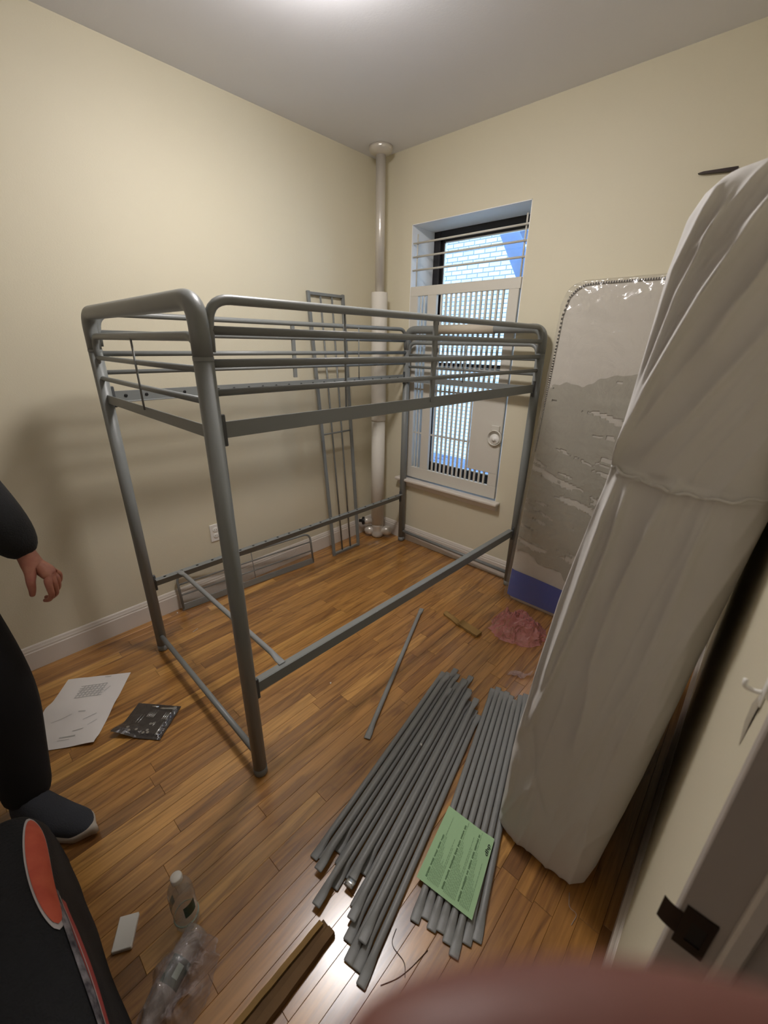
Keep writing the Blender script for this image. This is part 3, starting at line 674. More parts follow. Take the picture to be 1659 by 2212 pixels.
# film: a loose skin a few millimetres off the ticking, creased
bm = B()
def skinf(u, v):
    x = MX0 - 0.004 + (MX1 - MX0 + 0.008) * u; z = 0.004 + (MH + 0.004) * v
    e = min(u, 1 - u) * 0.97; ez = (1 - v) * MH; rnd = 0.0
    if e < 0.12 and ez < 0.12:
        dx, dz = 0.12 - e, 0.12 - ez; l = math.hypot(dx, dz)
        if l > 0.12:
            s = 0.12 / l; x = x + (dx - dx * s) * (1 if u < 0.5 else -1); z = z - (dz - dz * s)
    q = noise.noise(V((x * 5, z * 22, 1.7))) * 0.5 + noise.noise(V((x * 16 + z * 9, z * 34, 5.1))) * 0.5
    amp = 0.0035 + 0.005 * sm(0.2, 0.05, min(e, ez))
    top_c = sm(1.66, 1.80, z) * 0.010 * (max(0, 1 - 2.2 * abs(noise.noise(V((x * 11 + z * 5, z * 8, 4.4))))) ** 3 + 0.5 * max(0, 1 - 2.2 * abs(noise.noise(V((x * 24 - z * 9, z * 15, 8.4))))) ** 3)
    bow = top_c + 0.012 * (1 - (1 - min(1, min(e, ez) / 0.06)) ** 2)
    return lean(V((x, -MT * 0.97 - 0.004 - bow - amp * (1 + q), z)))
g_ = grid(bm, 90, 170, skinf)
rim = [g_[0][j] for j in range(171)] + [g_[i][170] for i in range(1, 91)] + [g_[90][j] for j in range(169, -1, -1)]
for f_y in (0.5, 0.06):
    nr = []
    for k, v in enumerate(rim):
        c = v.co; wob = 0.006 * noise.noise(V((c.x * 9, c.z * 9, f_y * 9)))
        sx = 0.006 if f_y == 0.5 else 0.0
        ox = -sx + wob * 0.5 if c.x < 1.6 and c.z < 1.8 else (sx + wob * 0.5 if c.x > 2.25 and c.z < 1.8 else 0)
        oz = sx if c.z > 1.8 else 0
        base = V((c.x + ox, -MT * f_y, min(c.z + oz, MH + 0.012))); nr.append(bm.verts.new(lean(base)))
    for a, b, c, d_ in zip(rim, rim[1:], nr[1:], nr): bm.faces.new((a, d_, c, b))
    rim = nr
obj('plastic_wrap', bm, M['film_mattress'], wm, True)
# where the film clings to the ticking it looks darker: clinging sheets of film
bm = B()
def cl(u, v):
    x = MX0 + 0.02 + (MX1 - MX0 - 0.04) * u; ztop = 1.36 + 0.20 * u + 0.04 * noise.noise(V((u * 7, 2, 3))) + 0.02 * noise.noise(V((u * 23, 2, 3)))
    zb = 0.36 - 0.18 * u + 0.06 * noise.noise(V((u * 6, 7, 3))) + 0.03 * noise.noise(V((u * 21, 7, 3)))
    z = zb + (ztop - zb) * v; return lean(V((x, -MT * 0.97 - 0.0136, z)))
vs = grid(bm, 120, 90, cl)
gone = []
for f in bm.faces:
    c = f.calc_center_median(); q = noise.noise(V((c.x * 3.0, c.z * 20 + c.x * 4, 9.3))) + 0.6 * noise.noise(V((c.x * 11, c.z * 60 + c.x * 10, 2.3)))
    if q > 0.40 - 0.25 * sm(0.25, 0.0, abs(c.z - 0.80)): gone.append(f)
bmesh.ops.delete(bm, geom=gone, context='FACES')
M['cling'] = mat('clinging_film', (172, 168, 154), 0.35, bump=0.1, bscale=60)
obj('clinging_film', bm, M['cling'], wm, True)

# ------------------------------------------------------------------ white covered mattress against the right wall
cm = thing('covered_mattress', 'tall mattress in a loose white zip cover leaning on the right wall', 'mattress', (2.26, -1.1, 0))
Y0, Y1 = -1.585, -0.62
LX = [(0.0, 2.118), (0.05, 2.106), (0.38, 2.110), (0.70, 2.134), (0.96, 2.159), (1.20, 2.196), (1.34, 2.215), (1.55, 2.222), (1.70, 2.228), (1.78, 2.240), (1.815, 2.258), (1.838, 2.285), (1.848, 2.33)]
RX = [(0.0, 2.385), (0.03, 2.400), (0.11, 2.412), (0.53, 2.444), (0.92, 2.465), (1.16, 2.481), (1.28, 2.489), (1.5, 2.497), (1.78, 2.506), (1.83, 2.500), (1.855, 2.470)]
def interp(T_, z):
    if z <= T_[0][0]: return T_[0][1]
    for (a, x), (b, y) in zip(T_, T_[1:]):
        if z <= b: return x + (y - x) * (z - a) / (b - a)
    return T_[-1][1]
# folds in the cover seen on the narrow side: polylines (x, z), height, width
RIDGES = [([(2.285, 1.835), (2.245, 1.70), (2.232, 1.55), (2.219, 1.34)], 0.013, 0.010), ([(2.36, 1.80), (2.30, 1.66), (2.25, 1.50), (2.219, 1.345)], 0.018, 0.012),
          ([(2.30, 1.80), (2.262, 1.66), (2.236, 1.48), (2.214, 1.30)], 0.010, 0.008), ([(2.42, 1.80), (2.36, 1.66), (2.32, 1.55)], 0.007, 0.014), ([(2.47, 1.74), (2.40, 1.60), (2.33, 1.46), (2.27, 1.36)], 0.009, 0.016),
          ([(2.34, 1.84), (2.29, 1.76), (2.265, 1.72)], 0.006, 0.008), ([(2.39, 1.84), (2.33, 1.75), (2.29, 1.69)], 0.006, 0.010),
          ([(2.219, 1.335), (2.262, 1.322), (2.33, 1.312), (2.40, 1.310), (2.49, 1.318)], 0.009, 0.006),
          ([(2.215, 1.325), (2.19, 1.15), (2.165, 0.95), (2.145, 0.72), (2.13, 0.45)], 0.011, 0.009), ([(2.235, 1.31), (2.215, 1.12), (2.195, 0.92), (2.17, 0.70)], 0.013, 0.011),
          ([(2.26, 1.31), (2.25, 1.15), (2.225, 0.95), (2.19, 0.72), (2.155, 0.52)], 0.012, 0.013), ([(2.31, 1.31), (2.32, 1.10), (2.30, 0.8), (2.28, 0.5)], 0.005, 0.03),
          ([(2.39, 1.30), (2.40, 1.0), (2.38, 0.6)], 0.005, 0.03), ([(2.15, 0.60), (2.20, 0.36), (2.26, 0.2)], -0.005, 0.02), ([(2.12, 0.1), (2.135, 0.22), (2.128, 0.4)], 0.010, 0.016)]
def ridge(x, z):
    s = 0
    for pl_, h, w_ in RIDGES:
        bd = 9; bt = 0
        n = len(pl_) - 1
        for i in range(n):
            ax, az = pl_[i]; bx, bz = pl_[i + 1]; dx, dz = bx - ax, bz - az
            t = max(0, min(1, ((x - ax) * dx + (z - az) * dz) / (dx * dx + dz * dz))); d2 = math.hypot(x - ax - t * dx, z - az - t * dz)
            if d2 < bd: bd = d2; bt = (i + t) / n
        if bd < 4 * w_:
            tp = min(1, 6 * bt + 0.3, 6 * (1 - bt) + 0.3); s += h * tp * (0.75 * math.exp(-(bd / (0.55 * w_)) ** 2) + 0.35 * math.exp(-(bd / (1.5 * w_)) ** 2))
    return s
def fold(x, z):
    if z > 1.33: a, b = (x - 0.42 * z) * 9, (z + 0.3 * x) * 1.6
    else: a, b = (x - 0.12 * z) * 11, z * 1.3
    n = 1 - 2 * abs(noise.noise(V((a, b, 6.1)))); n2 = 1 - 2 * abs(noise.noise(V((a * 2.3, b * 2, 2.7))))
    return 0.010 * max(0, n) ** 3 + 0.004 * max(0, n2) ** 3
bm = B(); NU, NV, RC = 90, 240, 0.055
def top_z(x): return 1.853
def front(i, j):
    v = j / NV; z = 1.853 * v
    xl, xr = interp(LX, z), interp(RX, z); u = i / NU; x = xl + (xr - xl) * u
    e = min(u, 1 - u) * (xr - xl); ez = min(z + 0.01, 1.858 - z)
    rd = (1 - math.sqrt(max(0, 1 - (1 - min(1, e / RC)) ** 2))) * RC * 0.9 + (1 - math.sqrt(max(0, 1 - (1 - min(1, ez / 0.05)) ** 2))) * 0.04
    y = Y0 + rd - 1.5 * ridge(x, z) - fold(x, z) + 0.004 * noise.noise(V((x * 6, z * 3, 4)))
    zb = z
    if j == 0: zb = 0.003
    return V((x, y, max(0.003 + 0.030 * max(0, 1 - u / 0.25) * (1 - min(1, z / 0.1)), zb)))
vs = [[bm.verts.new(front(i, j)) for j in range(NV + 1)] for i in range(NU + 1)]
for i in range(NU):
    for j in range(NV): bm.faces.new((vs[i][j], vs[i + 1][j], vs[i + 1][j + 1], vs[i][j + 1]))
# sides, top and back follow the outline backwards
loop = [vs[0][j] for j in range(NV + 1)] + [vs[i][NV] for i in range(1, NU + 1)] + [vs[NU][j] for j in range(NV - 1, -1, -1)] + [vs[i][0] for i in range(NU - 1, 0, -1)]
prev = loop
for q in range(1, 15):
    t = q / 14; cur = []
    for v in loop:
        c = v.co; y = max(c.y, Y0) + (Y1 - max(c.y, Y0)) * t; x = c.x
        x += (0.010 * noise.noise(V((c.z * 5, y * 8, 1))) if c.x < interp(LX, c.z) + 0.01 else 0)
        sh = 0.02 * sm(0.85, 1.0, t); cx = (interp(LX, c.z) + interp(RX, c.z)) / 2
        x = min(x + (cx - x) * sh, XR - 0.003); z = c.z - 0.03 * sm(0.8, 1, t) * (c.z > 1.7)
        cur.append(bm.verts.new((x, y, max(z, 0.002))))
    n = len(loop)
    for k in range(n): bm.faces.new((prev[k], prev[(k + 1) % n], cur[(k + 1) % n], cur[k]))
    prev = cur
bm.faces.new(prev[::-1]); bmesh.ops.recalc_face_normals(bm, faces=bm.faces[:])
obj('cover', bm, M['linen'], cm, True)
bm = B(); sp_ = []
for k in range(30):
    x = 2.219 + (2.487 - 2.219) * k / 29; z = 1.335 - 0.025 * math.sin(math.pi * k / 29 * 0.9) + 0.003 * math.sin(k * 1.3); u_ = (x - interp(LX, z)) / (interp(RX, z) - interp(LX, z))
    y = front(int(round(u_ * NU)), int(round(z / 1.853 * NV))).y; sp_.append((x, y - 0.001, z))
tube(bm, sp_, 0.0035, 8); obj('seam', bm, M['linen'], cm, True)

# ------------------------------------------------------------------ hook and peeling paint on the wall edge
hk = thing('wall_hook', 'small white plastic hook stuck on the right wall by the door jamb', 'hook', (XR, -2.02, 1.22))
bm = B(); box(bm, (XR - 0.003, -2.056, 1.232), (XR - 0.0002, -2.040, 1.262), 0.001); obj('hook_plate', bm, M['white'], hk)
bm = B(); tube(bm, fillet([(XR - 0.003, -2.048, 1.246), (XR - 0.008, -2.048, 1.244), (XR - 0.017, -2.046, 1.243), (XR - 0.018, -2.046, 1.252)], 0.003, 4), 0.0024, 8); obj('hook_arm', bm, M['white'], hk, True)
bm = B()
def flap(P, h):
    c = bm.verts.new(V((XR - h, sum(p[0] for p in P) / len(P), sum(p[1] for p in P) / len(P)))); r = [bm.verts.new(V((XR - 0.0004 - h * (0.6 if i % 3 == 0 else 0.1), *p))) for i, p in enumerate(P)]
    for i in range(len(P)): bm.faces.new((r[i], r[(i + 1) % len(P)], c))
flap([(-2.052, 1.235), (-2.022, 1.226), (-2.002, 1.197), (-2.015, 1.180), (-2.036, 1.160), (-2.040, 1.180), (-2.046, 1.21)], 0.0022)
flap([(-2.075, 1.30), (-2.055, 1.30), (-2.050, 1.27), (-2.062, 1.25), (-2.080, 1.26)], 0.0022)
bmesh.ops.recalc_face_normals(bm, faces=bm.faces[:]); obj('trim_3', bm, M['crack'])['kind'] = 'structure'

# ------------------------------------------------------------------ papers on the floor
ip = thing('instruction_sheet', 'large creased white instruction sheet lying on the floor by the left wall', 'paper', (0.45, -2.43, 0))
o_ = V((0.388, -2.193, 0)); ux = V((0.803, -0.596, 0)).normalized(); uy = V((-0.596, -0.803, 0)).normalized()
def sheet(u, v, lift=0.0):
    c = 0.5 + 0.02 * math.sin(v * 5); z = 0.002 + 0.016 * math.exp(-((u - c) / 0.10) ** 2) * (0.3 + 0.7 * v) + 0.004 * abs(noise.noise(V((u * 3, v * 3, 1)))) + 0.012 * sm(0.85, 1.0, u) * sm(0.5, 0, v)
    return o_ + ux * (u * 0.415) + uy * (v * 0.285) + V((0, 0, z + lift))
bm = B(); grid(bm, 40, 20, sheet); sh_ = obj('sheet', bm, M['paper'], ip, True)
bm = B()
def inkline(a, b, w_=0.004, n=5):
    a, b = V((*a, 0)), V((*b, 0)); d_ = (b - a).normalized(); p = V((-d_.y, d_.x, 0)) * w_
    for k in range(n):
        s, t = a.lerp(b, k / n), a.lerp(b, (k + 1) / n); q = [bm.verts.new(sheet(c.x, c.y, 0.0012)) for c in (s - p, t - p, t + p, s + p)]; bm.faces.new(q)
for k in range(7): inkline((0.14, 0.30 + 0.055 * k), (0.33, 0.36 + 0.055 * k), 0.008)
for k in range(6): inkline((0.14 + 0.036 * k, 0.30), (0.15 + 0.036 * k, 0.70), 0.005)
for k in range(5): inkline((0.20, 0.22 + 0.1 * k), (0.27, 0.28 + 0.1 * k), 0.006)
inkline((0.03, 0.30), (0.03, 0.40), 0.006); inkline((0.56, 0.38), (0.56, 0.48), 0.006); inkline((0.60, 0.20), (0.66, 0.36), 0.004); inkline((0.58, 0.56), (0.66, 0.80), 0.003)
inkline((0.78, 0.28), (0.80, 0.42), 0.005); inkline((0.86, 0.34), (0.87, 0.55), 0.008); inkline((0.68, 0.15), (0.74, 0.25), 0.004); inkline((0.90, 0.40), (0.905, 0.55), 0.004)
obj('printed_drawing', bm, M['ink'], ip, kind='stuff')

gs = thing('green_leaflet', 'pale green printed leaflet lying on the pile of grey slats', 'leaflet', (2.07, -1.77, 0.03))
c00, c10, c11, c01 = V((2.006, -1.896, 0)), V((1.957, -1.645, 0)), V((2.133, -1.635, 0)), V((2.190, -1.870, 0))  # u up the page (text direction), v across
def leaf(u, v, lift=0.0):
    p = c00.lerp(c10, u).lerp(c01.lerp(c11, u), v); z = 0.0255 + 0.001 * math.sin(u * 4 + v * 2) + 0.006 * sm(0.7, 1.0, v) * u; return V((p.x, p.y, z + lift))
bm = B(); grid(bm, 16, 12, leaf); obj('leaf', bm, M['green'], gs, True)
def qd(bm, u0, u1, v0, v1, n=1, lift=0.0009):
    for k in range(n):
        a, b = u0 + (u1 - u0) * k / n, u0 + (u1 - u0) * (k + 1) / n
        bm.faces.new([bm.verts.new(leaf(*c, lift)) for c in ((a, v0), (b, v0), (b, v1), (a, v1))])
rt_ = random.Random(5)
bm = B()
for v0, ul in ((0.115, 0.62), (0.42, 0.92), (0.71, 0.93)):
    u = 0.07
    while u < ul:
        wl = rt_.choice([0.05, 0.09, 0.12, 0.16]); e_ = min(u + wl, ul); uu = u
        while uu < e_:
            qd(bm, uu, min(uu + 0.011, e_), v0 + rt_.uniform(0, 0.006), v0 + 0.034 + rt_.uniform(-0.006, 0.004)); uu += 0.015
        u = e_ + 0.02
obj('printed_heading', bm, M['gink'], gs, kind='stuff')
bm = B()
for v0, nl, lens in ((0.165, 9, (0.9, 0.62, 0.5, 0.42, 0.30, 0.36, 0.30, 0.66, 0.55)), (0.468, 9, (0.97, 0.7, 0.66, 0.60, 0.44, 0.40, 0.36, 0.85, 0.70)), (0.758, 6, (0.97, 0.7, 0.62, 0.45, 0.38, 0.30)), (0.905, 1, (0.62,))):
    for k in range(nl):
        v = v0 + k * 0.0245; u = 0.05
        while u < lens[k]:
            e_ = min(u + rt_.uniform(0.02, 0.06), lens[k]); qd(bm, u, e_, v, v + 0.011, 2); u = e_ + 0.008
obj('printed_text', bm, M['gink2'], gs, kind='stuff')
cu = bpy.data.curves.new('dhp', 'FONT'); cu.body = 'dhp'; cu.size = 1.0; cu.shear = 0.15; cu.offset = 0.02
to = bpy.data.objects.new('tmp', cu); COL.objects.link(to); dg = bpy.context.evaluated_depsgraph_get(); me = bpy.data.meshes.new_from_object(to.evaluated_get(dg)); bpy.data.objects.remove(to)
xs = [v.co.x for v in me.vertices]; ys = [v.co.y for v in me.vertices]; x0, x1, y0_, y1_ = min(xs), max(xs), min(ys), max(ys)
for v in me.vertices:
    u = 0.735 + 0.155 * (v.co.x - x0) / (x1 - x0); vv = 0.985 - 0.085 * (v.co.y - y0_) / (y1_ - y0_); v.co = leaf(u, vv, 0.0012)
me.materials.append(M['bink']); o = bpy.data.objects.new('printed_mark', me); COL.objects.link(o); o.parent = gs; o.matrix_parent_inverse = Matrix.Translation(gs.location).inverted()

# ------------------------------------------------------------------ hardware blister card
hc = thing('hardware_card', 'dark blister card of bolts and a wrench lying on the floor by the sheet', 'hardware pack', (0.75, -2.24, 0))
h0 = V((0.628, -2.237, 0)); hu = V((0.162, 0.127, 0)); hv_ = V((0.112, -0.138, 0))
def card(u, v, lift=0.0):
    curl = sm(0.55, 1.0, v) * sm(0.6, 0.0, u); return h0 + hu * u + hv_ * (v * (1 + 0.0 * u)) + V((0, 0, 0.004 + lift + 0.028 * curl)) - hu * (0.04 * curl)
bm = B(); vs = grid(bm, 20, 20, card); obj('backing_card', bm, M['card'], hc, True)
bm = B()
def blis(u, v):
    b = min(u - 0.05, 0.95 - u, v - 0.06, 0.94 - v); return card(u, v, 0.0008 + 0.009 * sm(0, 0.06, b) + 0.0015 * noise.noise(V((u * 14, v * 14, 2))))
grid(bm, 40, 40, blis); obj('blister_film', bm, M['film_blister'], hc, True)
def metal(name, pts, w_, h_, lift=0.0035):
    bm = B(); P = [card(u, v, lift) for u, v in pts]; tube(bm, P, 0, 8, True, [(w_, h_)] * len(P)); return obj(name, bm, M['chrome'], hc, True)
for k in range(5): metal('bolt', [(0.42 + 0.035 * k, 0.26), (0.41 + 0.035 * k, 0.42)], 0.0026, 0.0026)
for k in range(3): metal('bolt', [(0.78 + 0.04 * k, 0.24), (0.77 + 0.04 * k, 0.45)], 0.0032, 0.003)
metal('hex_key', [(0.855, 0.52), (0.85, 0.90)], 0.0036, 0.0026)
metal('wrench', [(0.58, 0.12), (0.66, 0.12), (0.84, 0.10), (0.92, 0.10)], 0.006, 0.0015)
bm = B(); bm_c = card(0.90, 0.10, 0.0035); lathe(bm, [(0.010, 0), (0.010, 0.003)], 12, Matrix.Translation(bm_c)); obj('wrench_head', bm, M['chrome'], hc)
for u, v in ((0.60, 0.60), (0.66, 0.58), (0.62, 0.78), (0.57, 0.86), (0.66, 0.84), (0.40, 0.80), (0.22, 0.78), (0.30, 0.88)):
    bm = B(); lathe(bm, [(0.0065, 0), (0.0065, 0.004)], 6, Matrix.Translation(card(u, v, 0.001))); obj('nut', bm, M['chrome'], hc)
metal('bolt', [(0.68, 0.54), (0.67, 0.66)], 0.004, 0.003); metal('bolt', [(0.28, 0.36), (0.26, 0.60)], 0.002, 0.002); metal('bolt', [(0.34, 0.36), (0.32, 0.60)], 0.002, 0.002); metal('label_strip', [(0.36, 0.08), (0.52, 0.08)], 0.004, 0.0008)

# ------------------------------------------------------------------ cardboard, films and scraps
def prism(bm, P, z0, z1, bend=None):
    a = [bm.verts.new((x, y, z0 + (bend(x, y) if bend else 0))) for x, y in P]; b = [bm.verts.new((x, y, z1 + (bend(x, y) if bend else 0))) for x, y in P]; n = len(P)
    bm.faces.new(a[::-1]); bm.faces.new(b)
    for k in range(n): bm.faces.new((a[k], a[(k + 1) % n], b[(k + 1) % n], b[k]))
cb = thing('cardboard_strip', 'long brown corrugated cardboard strip on the floor beside the slat tips', 'cardboard', (1.9, -2.3, 0))
def strip(bm, A, Bp, wdt, prof, n=10):
    """Folded strip: cross-section polyline (s, z) swept from A to Bp."""
    A, Bp = V((*A, 0)), V((*Bp, 0)); d_ = (Bp - A).normalized(); p = V((-d_.y, d_.x, 0)); R = []
    for k in range(n + 1):
        c = A.lerp(Bp, k / n); wob = 0.003 * noise.noise(V((k * 0.7, A.x * 9, 1)))
        R.append([bm.verts.new(c + p * (s * wdt + wob) + V((0, 0, z))) for s, z in prof])
    for P, Q in zip(R, R[1:]):
        for k in range(len(prof)): bm.faces.new((P[k], P[(k + 1) % len(prof)], Q[(k + 1) % len(prof)], Q[k]))
    bm.faces.new(R[0]); bm.faces.new(R[-1][::-1]); bmesh.ops.recalc_face_normals(bm, faces=bm.faces[:])
bm = B(); strip(bm, (1.893, -2.158), (1.905, -2.52), 0.052, [(-0.5, 0.002), (-0.46, 0.016), (-0.05, 0.012), (0.02, 0.022), (0.45, 0.024), (0.5, 0.003)]); obj('fold', bm, M['kraft'], cb)
bm = B(); strip(bm, (1.872, -2.168), (1.872, -2.50), 0.016, [(-0.5, 0.010), (-0.5, 0.020), (0.5, 0.024), (0.5, 0.018)]); obj('flap', bm, M['kraft2'], cb)
cb2 = thing('cardboard_scrap', 'small folded tan cardboard piece on the floor beside the pink bag', 'cardboard', (1.4, -0.69, 0))
bm = B(); strip(bm, (1.262, -0.660), (1.40, -0.700), 0.040, [(-0.5, 0.002), (-0.5, 0.010), (0.0, 0.020), (0.5, 0.006), (0.5, 0.002)], 6); obj('fold', bm, M['kraft2'], cb2)
bm = B(); strip(bm, (1.385, -0.690), (1.530, -0.712), 0.046, [(-0.5, 0.002), (-0.5, 0.016), (0.5, 0.022), (0.5, 0.002)], 6); obj('flap', bm, M['kraft2'], cb2)

def crumple(bm, c, rad, seed, crease=0.35, sub=5, flat=0.0015, taper=None):
    r = bmesh.ops.create_icosphere(bm, subdivisions=sub, radius=1.0)
    for v in r['verts']:
        p = v.co.copy(); q = p * 1.7 + V((seed, seed * 2, seed * 3)); d_ = 1 - 2 * abs(noise.noise(q)); d2 = 1 - 2 * abs(noise.noise(q * 2.6)); d3 = 1 - 2 * abs(noise.noise(q * 6))
        s = 1 + crease * (0.5 * d_ + 0.3 * d2 + 0.14 * d3 - 0.5)
        x, y, z = p.x * rad[0] * s, p.y * rad[1] * s, p.z * rad[2] * s
        v.co = V((c[0] + x, c[1] + y, max(flat, c[2] + z)))
    return r['verts']
def draped(c, rx, ry, ang, h, seed, dome=1.0, over=None, nr=46, nt=150, fq=9):
    """A loose bag lying on the floor: ragged outline, creased and puckered top."""
    bm = B(); rings = []
    ca, sa = math.cos(ang), math.sin(ang)
    for i in range(nr + 1):
        r = i / nr; ring = []
        for k in range(nt):
            t = 2 * math.pi * k / nt; o_ = 1 + 0.22 * noise.noise(V((math.cos(t) * 1.6, math.sin(t) * 1.6, seed))) + 0.10 * noise.noise(V((math.cos(t) * 5, math.sin(t) * 5, seed + 3))) + 0.04 * noise.noise(V((math.cos(t) * 14, math.sin(t) * 14, seed + 5)))
            px, py = rx * r * o_ * math.cos(t), ry * r * o_ * math.sin(t); x, y = c[0] + px * ca - py * sa, c[1] + px * sa + py * ca
            q = V((x * fq, y * fq, seed)); cr_ = 1 - 2 * abs(noise.noise(q)); c2 = 1 - 2 * abs(noise.noise(q * 2.7 + V((3, 1, 0)))); c3 = 1 - 2 * abs(noise.noise(q * 6.5))
            z = h * (1 - r ** 3) ** 0.8 * (0.35 * dome + 0.45 * max(0, cr_) ** 1.5 + 0.28 * max(0, c2) ** 2 + 0.10 * c3)
            if over: z = max(z, over(x, y) + 0.004 + 0.006 * max(0, c2))
            z = z * (1 - r ** 10) + 0.002 + 0.004 * max(0, c2) * r
            ring.append(bm.verts.new((x + 0.008 * c2 * r, y + 0.008 * cr_ * r, max(0.0015, z))))
            if i == 0: break
        rings.append(ring)
    for k in range(nt): bm.faces.new((rings[0][0], rings[1][k], rings[1][(k + 1) % nt]))
    for A, Bq in zip(rings[1:], rings[2:]):
        for k in range(nt): bm.faces.new((A[k], Bq[k], Bq[(k + 1) % nt], A[(k + 1) % nt]))
    return bm
pk = draped((1.672, -0.515), 0.170, 0.125, math.radians(28), 0.150, 3.1, 0.55, None, 46, 150, 5.5)
tag(obj('pink_bag', pk, M['film_pink'], None, True), 'crumpled see-through pink plastic bag on the floor below the wrapped mattress', 'plastic bag')
sc_ = B(); grid(sc_, 24, 10, lambda u, v: V((1.795 + 0.105 * u + 0.012 * math.sin(u * 5), -0.885 + 0.055 * u + 0.045 * v + 0.010 * math.sin(u * 7), 0.003 + 0.018 * abs(noise.noise(V((u * 5, v * 3, 4)))) + 0.014 * sm(0.8, 1, u))))
tag(obj('film_scrap', sc_, M['film_scrap'], None, True), 'small scrap of clear film on the floor beyond the slat pile', 'plastic scrap')

# bottles, carton and clear bag in the near corner
def bottle(name, label, loc, rot):
    t = bpy.data.objects.new(name, None); COL.objects.link(t); t.location = loc; t.rotation_euler = rot; t['label'] = label; t['category'] = 'bottle'; t['local'] = 1
    bm = B(); lathe(bm, [(0.020, 0.0), (0.030, 0.003), (0.0325, 0.012), (0.0325, 0.030), (0.0300, 0.034), (0.0325, 0.038), (0.0325, 0.060), (0.0310, 0.064), (0.0325, 0.068), (0.0325, 0.142), (0.0315, 0.155), (0.028, 0.168), (0.021, 0.180), (0.0135, 0.188), (0.0135, 0.198)], 28); obj('bottle_body', bm, M['pet'], t, True)
    bm = B(); lathe(bm, [(0.0150, 0.196), (0.0152, 0.199), (0.0152, 0.211), (0.0135, 0.2135)], 20); obj('cap', bm, M['white'], t, True)
    return t
def wrap_label(t, a0, a1, z0, z1, m, r=0.0329):
    bm = B(); grid(bm, 14, 3, lambda u, v: V((r * math.cos(a0 + (a1 - a0) * u), r * math.sin(a0 + (a1 - a0) * u), z0 + (z1 - z0) * v))); return obj('paper_label', bm, m, t, True)
b1_ = bottle('water_bottle', 'clear water bottle with a white cap standing upright on the floor', (1.577, -2.425, 0.0008), (0, 0, 0.6))
wrap_label(b1_, -0.9, 0.1, 0.072, 0.118, M['label_green']); wrap_label(b1_, 3.0, 4.0, 0.072, 0.110, M['label_green']); wrap_label(b1_, 0.1, 3.0, 0.072, 0.118, M['pet'], 0.0330)
bm = B(); tube(bm, [(0.0326 * math.cos(a * math.pi / 10), 0.0326 * math.sin(a * math.pi / 10), 0.036) for a in range(0, 21)], 0.0016, 6); obj('base_ring', bm, M['label_pale'], b1_, True)
ax = V((0.45, -0.89, 0.0)).normalized()
b2_ = bottle('water_bottle', 'clear water bottle with a green label lying in the clear plastic bag', (1.634, -2.416, 0.0345), (math.pi / 2, 0, math.atan2(ax.x, -ax.y)))
wrap_label(b2_, 0.2, 2.0, 0.070, 0.125, M['label_green']); wrap_label(b2_, 0.75, 1.25, 0.082, 0.110, M['label_pale'], 0.0333)
def over_bottle(x, y):
    a = V((1.634, -2.416, 0)); d_ = ax; t = (V((x, y, 0)) - a).dot(d_); p = a + d_ * t; r = 0.034 if t < 0.14 else 0.034 - 0.3 * (t - 0.14)
    e = (V((x, y, 0)) - p).length
    return 0.0345 + math.sqrt(max(0, r * r - e * e)) if 0 < t < 0.21 and e < r else 0
bg_ = draped((1.698, -2.508), 0.084, 0.112, math.radians(25), 0.085, 5.7, 0.8, over_bottle)
tag(obj('clear_bag', bg_, M['film_bag'], None, True), 'crumpled clear plastic bag around a bottle on the floor', 'plastic bag')
ct = B(); d1 = V((0.84, -0.54, 0)).normalized(); d2 = V((-d1.y, d1.x, 0)); box(ct, (0, 0, 0.001), (0.080, 0.050, 0.014), 0.0015, basis(V((1.432, -2.558, 0)), d1, d2, V((0, 0, 1))))
tag(obj('white_carton', ct, M['white']), 'small plain white carton lying on the floor beside the clear bag', 'carton')

th = B(); tube(th, fillet([(2.035, -2.025, 0.0015), (2.045, -2.062, 0.0015), (2.100, -2.062, 0.0015), (2.118, -2.085, 0.0015)], 0.02, 5), 0.0010, 5); tube(th, fillet([(2.130, -2.0, 0.0015), (2.118, -2.06, 0.0015), (2.105, -2.10, 0.0015), (2.08, -2.14, 0.0015)], 0.02, 4), 0.0010, 5)
tag(obj('thread', th, M['thread'], None, True), 'thin brown thread curling on the floor past the slat tips', 'thread')
th = B(); tube(th, fillet([(2.372, -1.595, 0.002), (2.385, -1.64, 0.012), (2.41, -1.63, 0.002), (2.405, -1.67, 0.002)], 0.02, 5), 0.0008, 5)
tag(obj('thread', th, M['rimwhite'], None, True), 'fine pale thread at the foot of the white covered mattress', 'thread')
for k, (x, y, z, s, l) in enumerate(((1.182, -1.543, 0.002, 0.005, 'tiny white foam crumb on the floor beside the near lower rail'), (1.737, -1.528, 0.0355, 0.006, 'tiny white foam crumb lying on the slat pile'), (0.052, -1.82, 0.002, 0.005, 'tiny white crumb on the floor at the end of the guard panel'))):
    bm = B(); r = bmesh.ops.create_icosphere(bm, subdivisions=2, radius=s)
    for v in r['verts']: v.co = V((x, y, z + s * 0.5)) + v.co * (0.7 + 0.5 * noise.noise(v.co * 300 + V((k, 0, 0))))
    tag(obj('foam_crumb', bm, M['white'], None), l, 'crumb')
bm = B(); tube(bm, [(0.288, -1.80, 0.002), (0.30, -1.835, 0.002)], 0.0014, 6); tag(obj('cable_tie', bm, M['rimwhite']), 'thin pale plastic tie on the floor under the bed', 'tie')

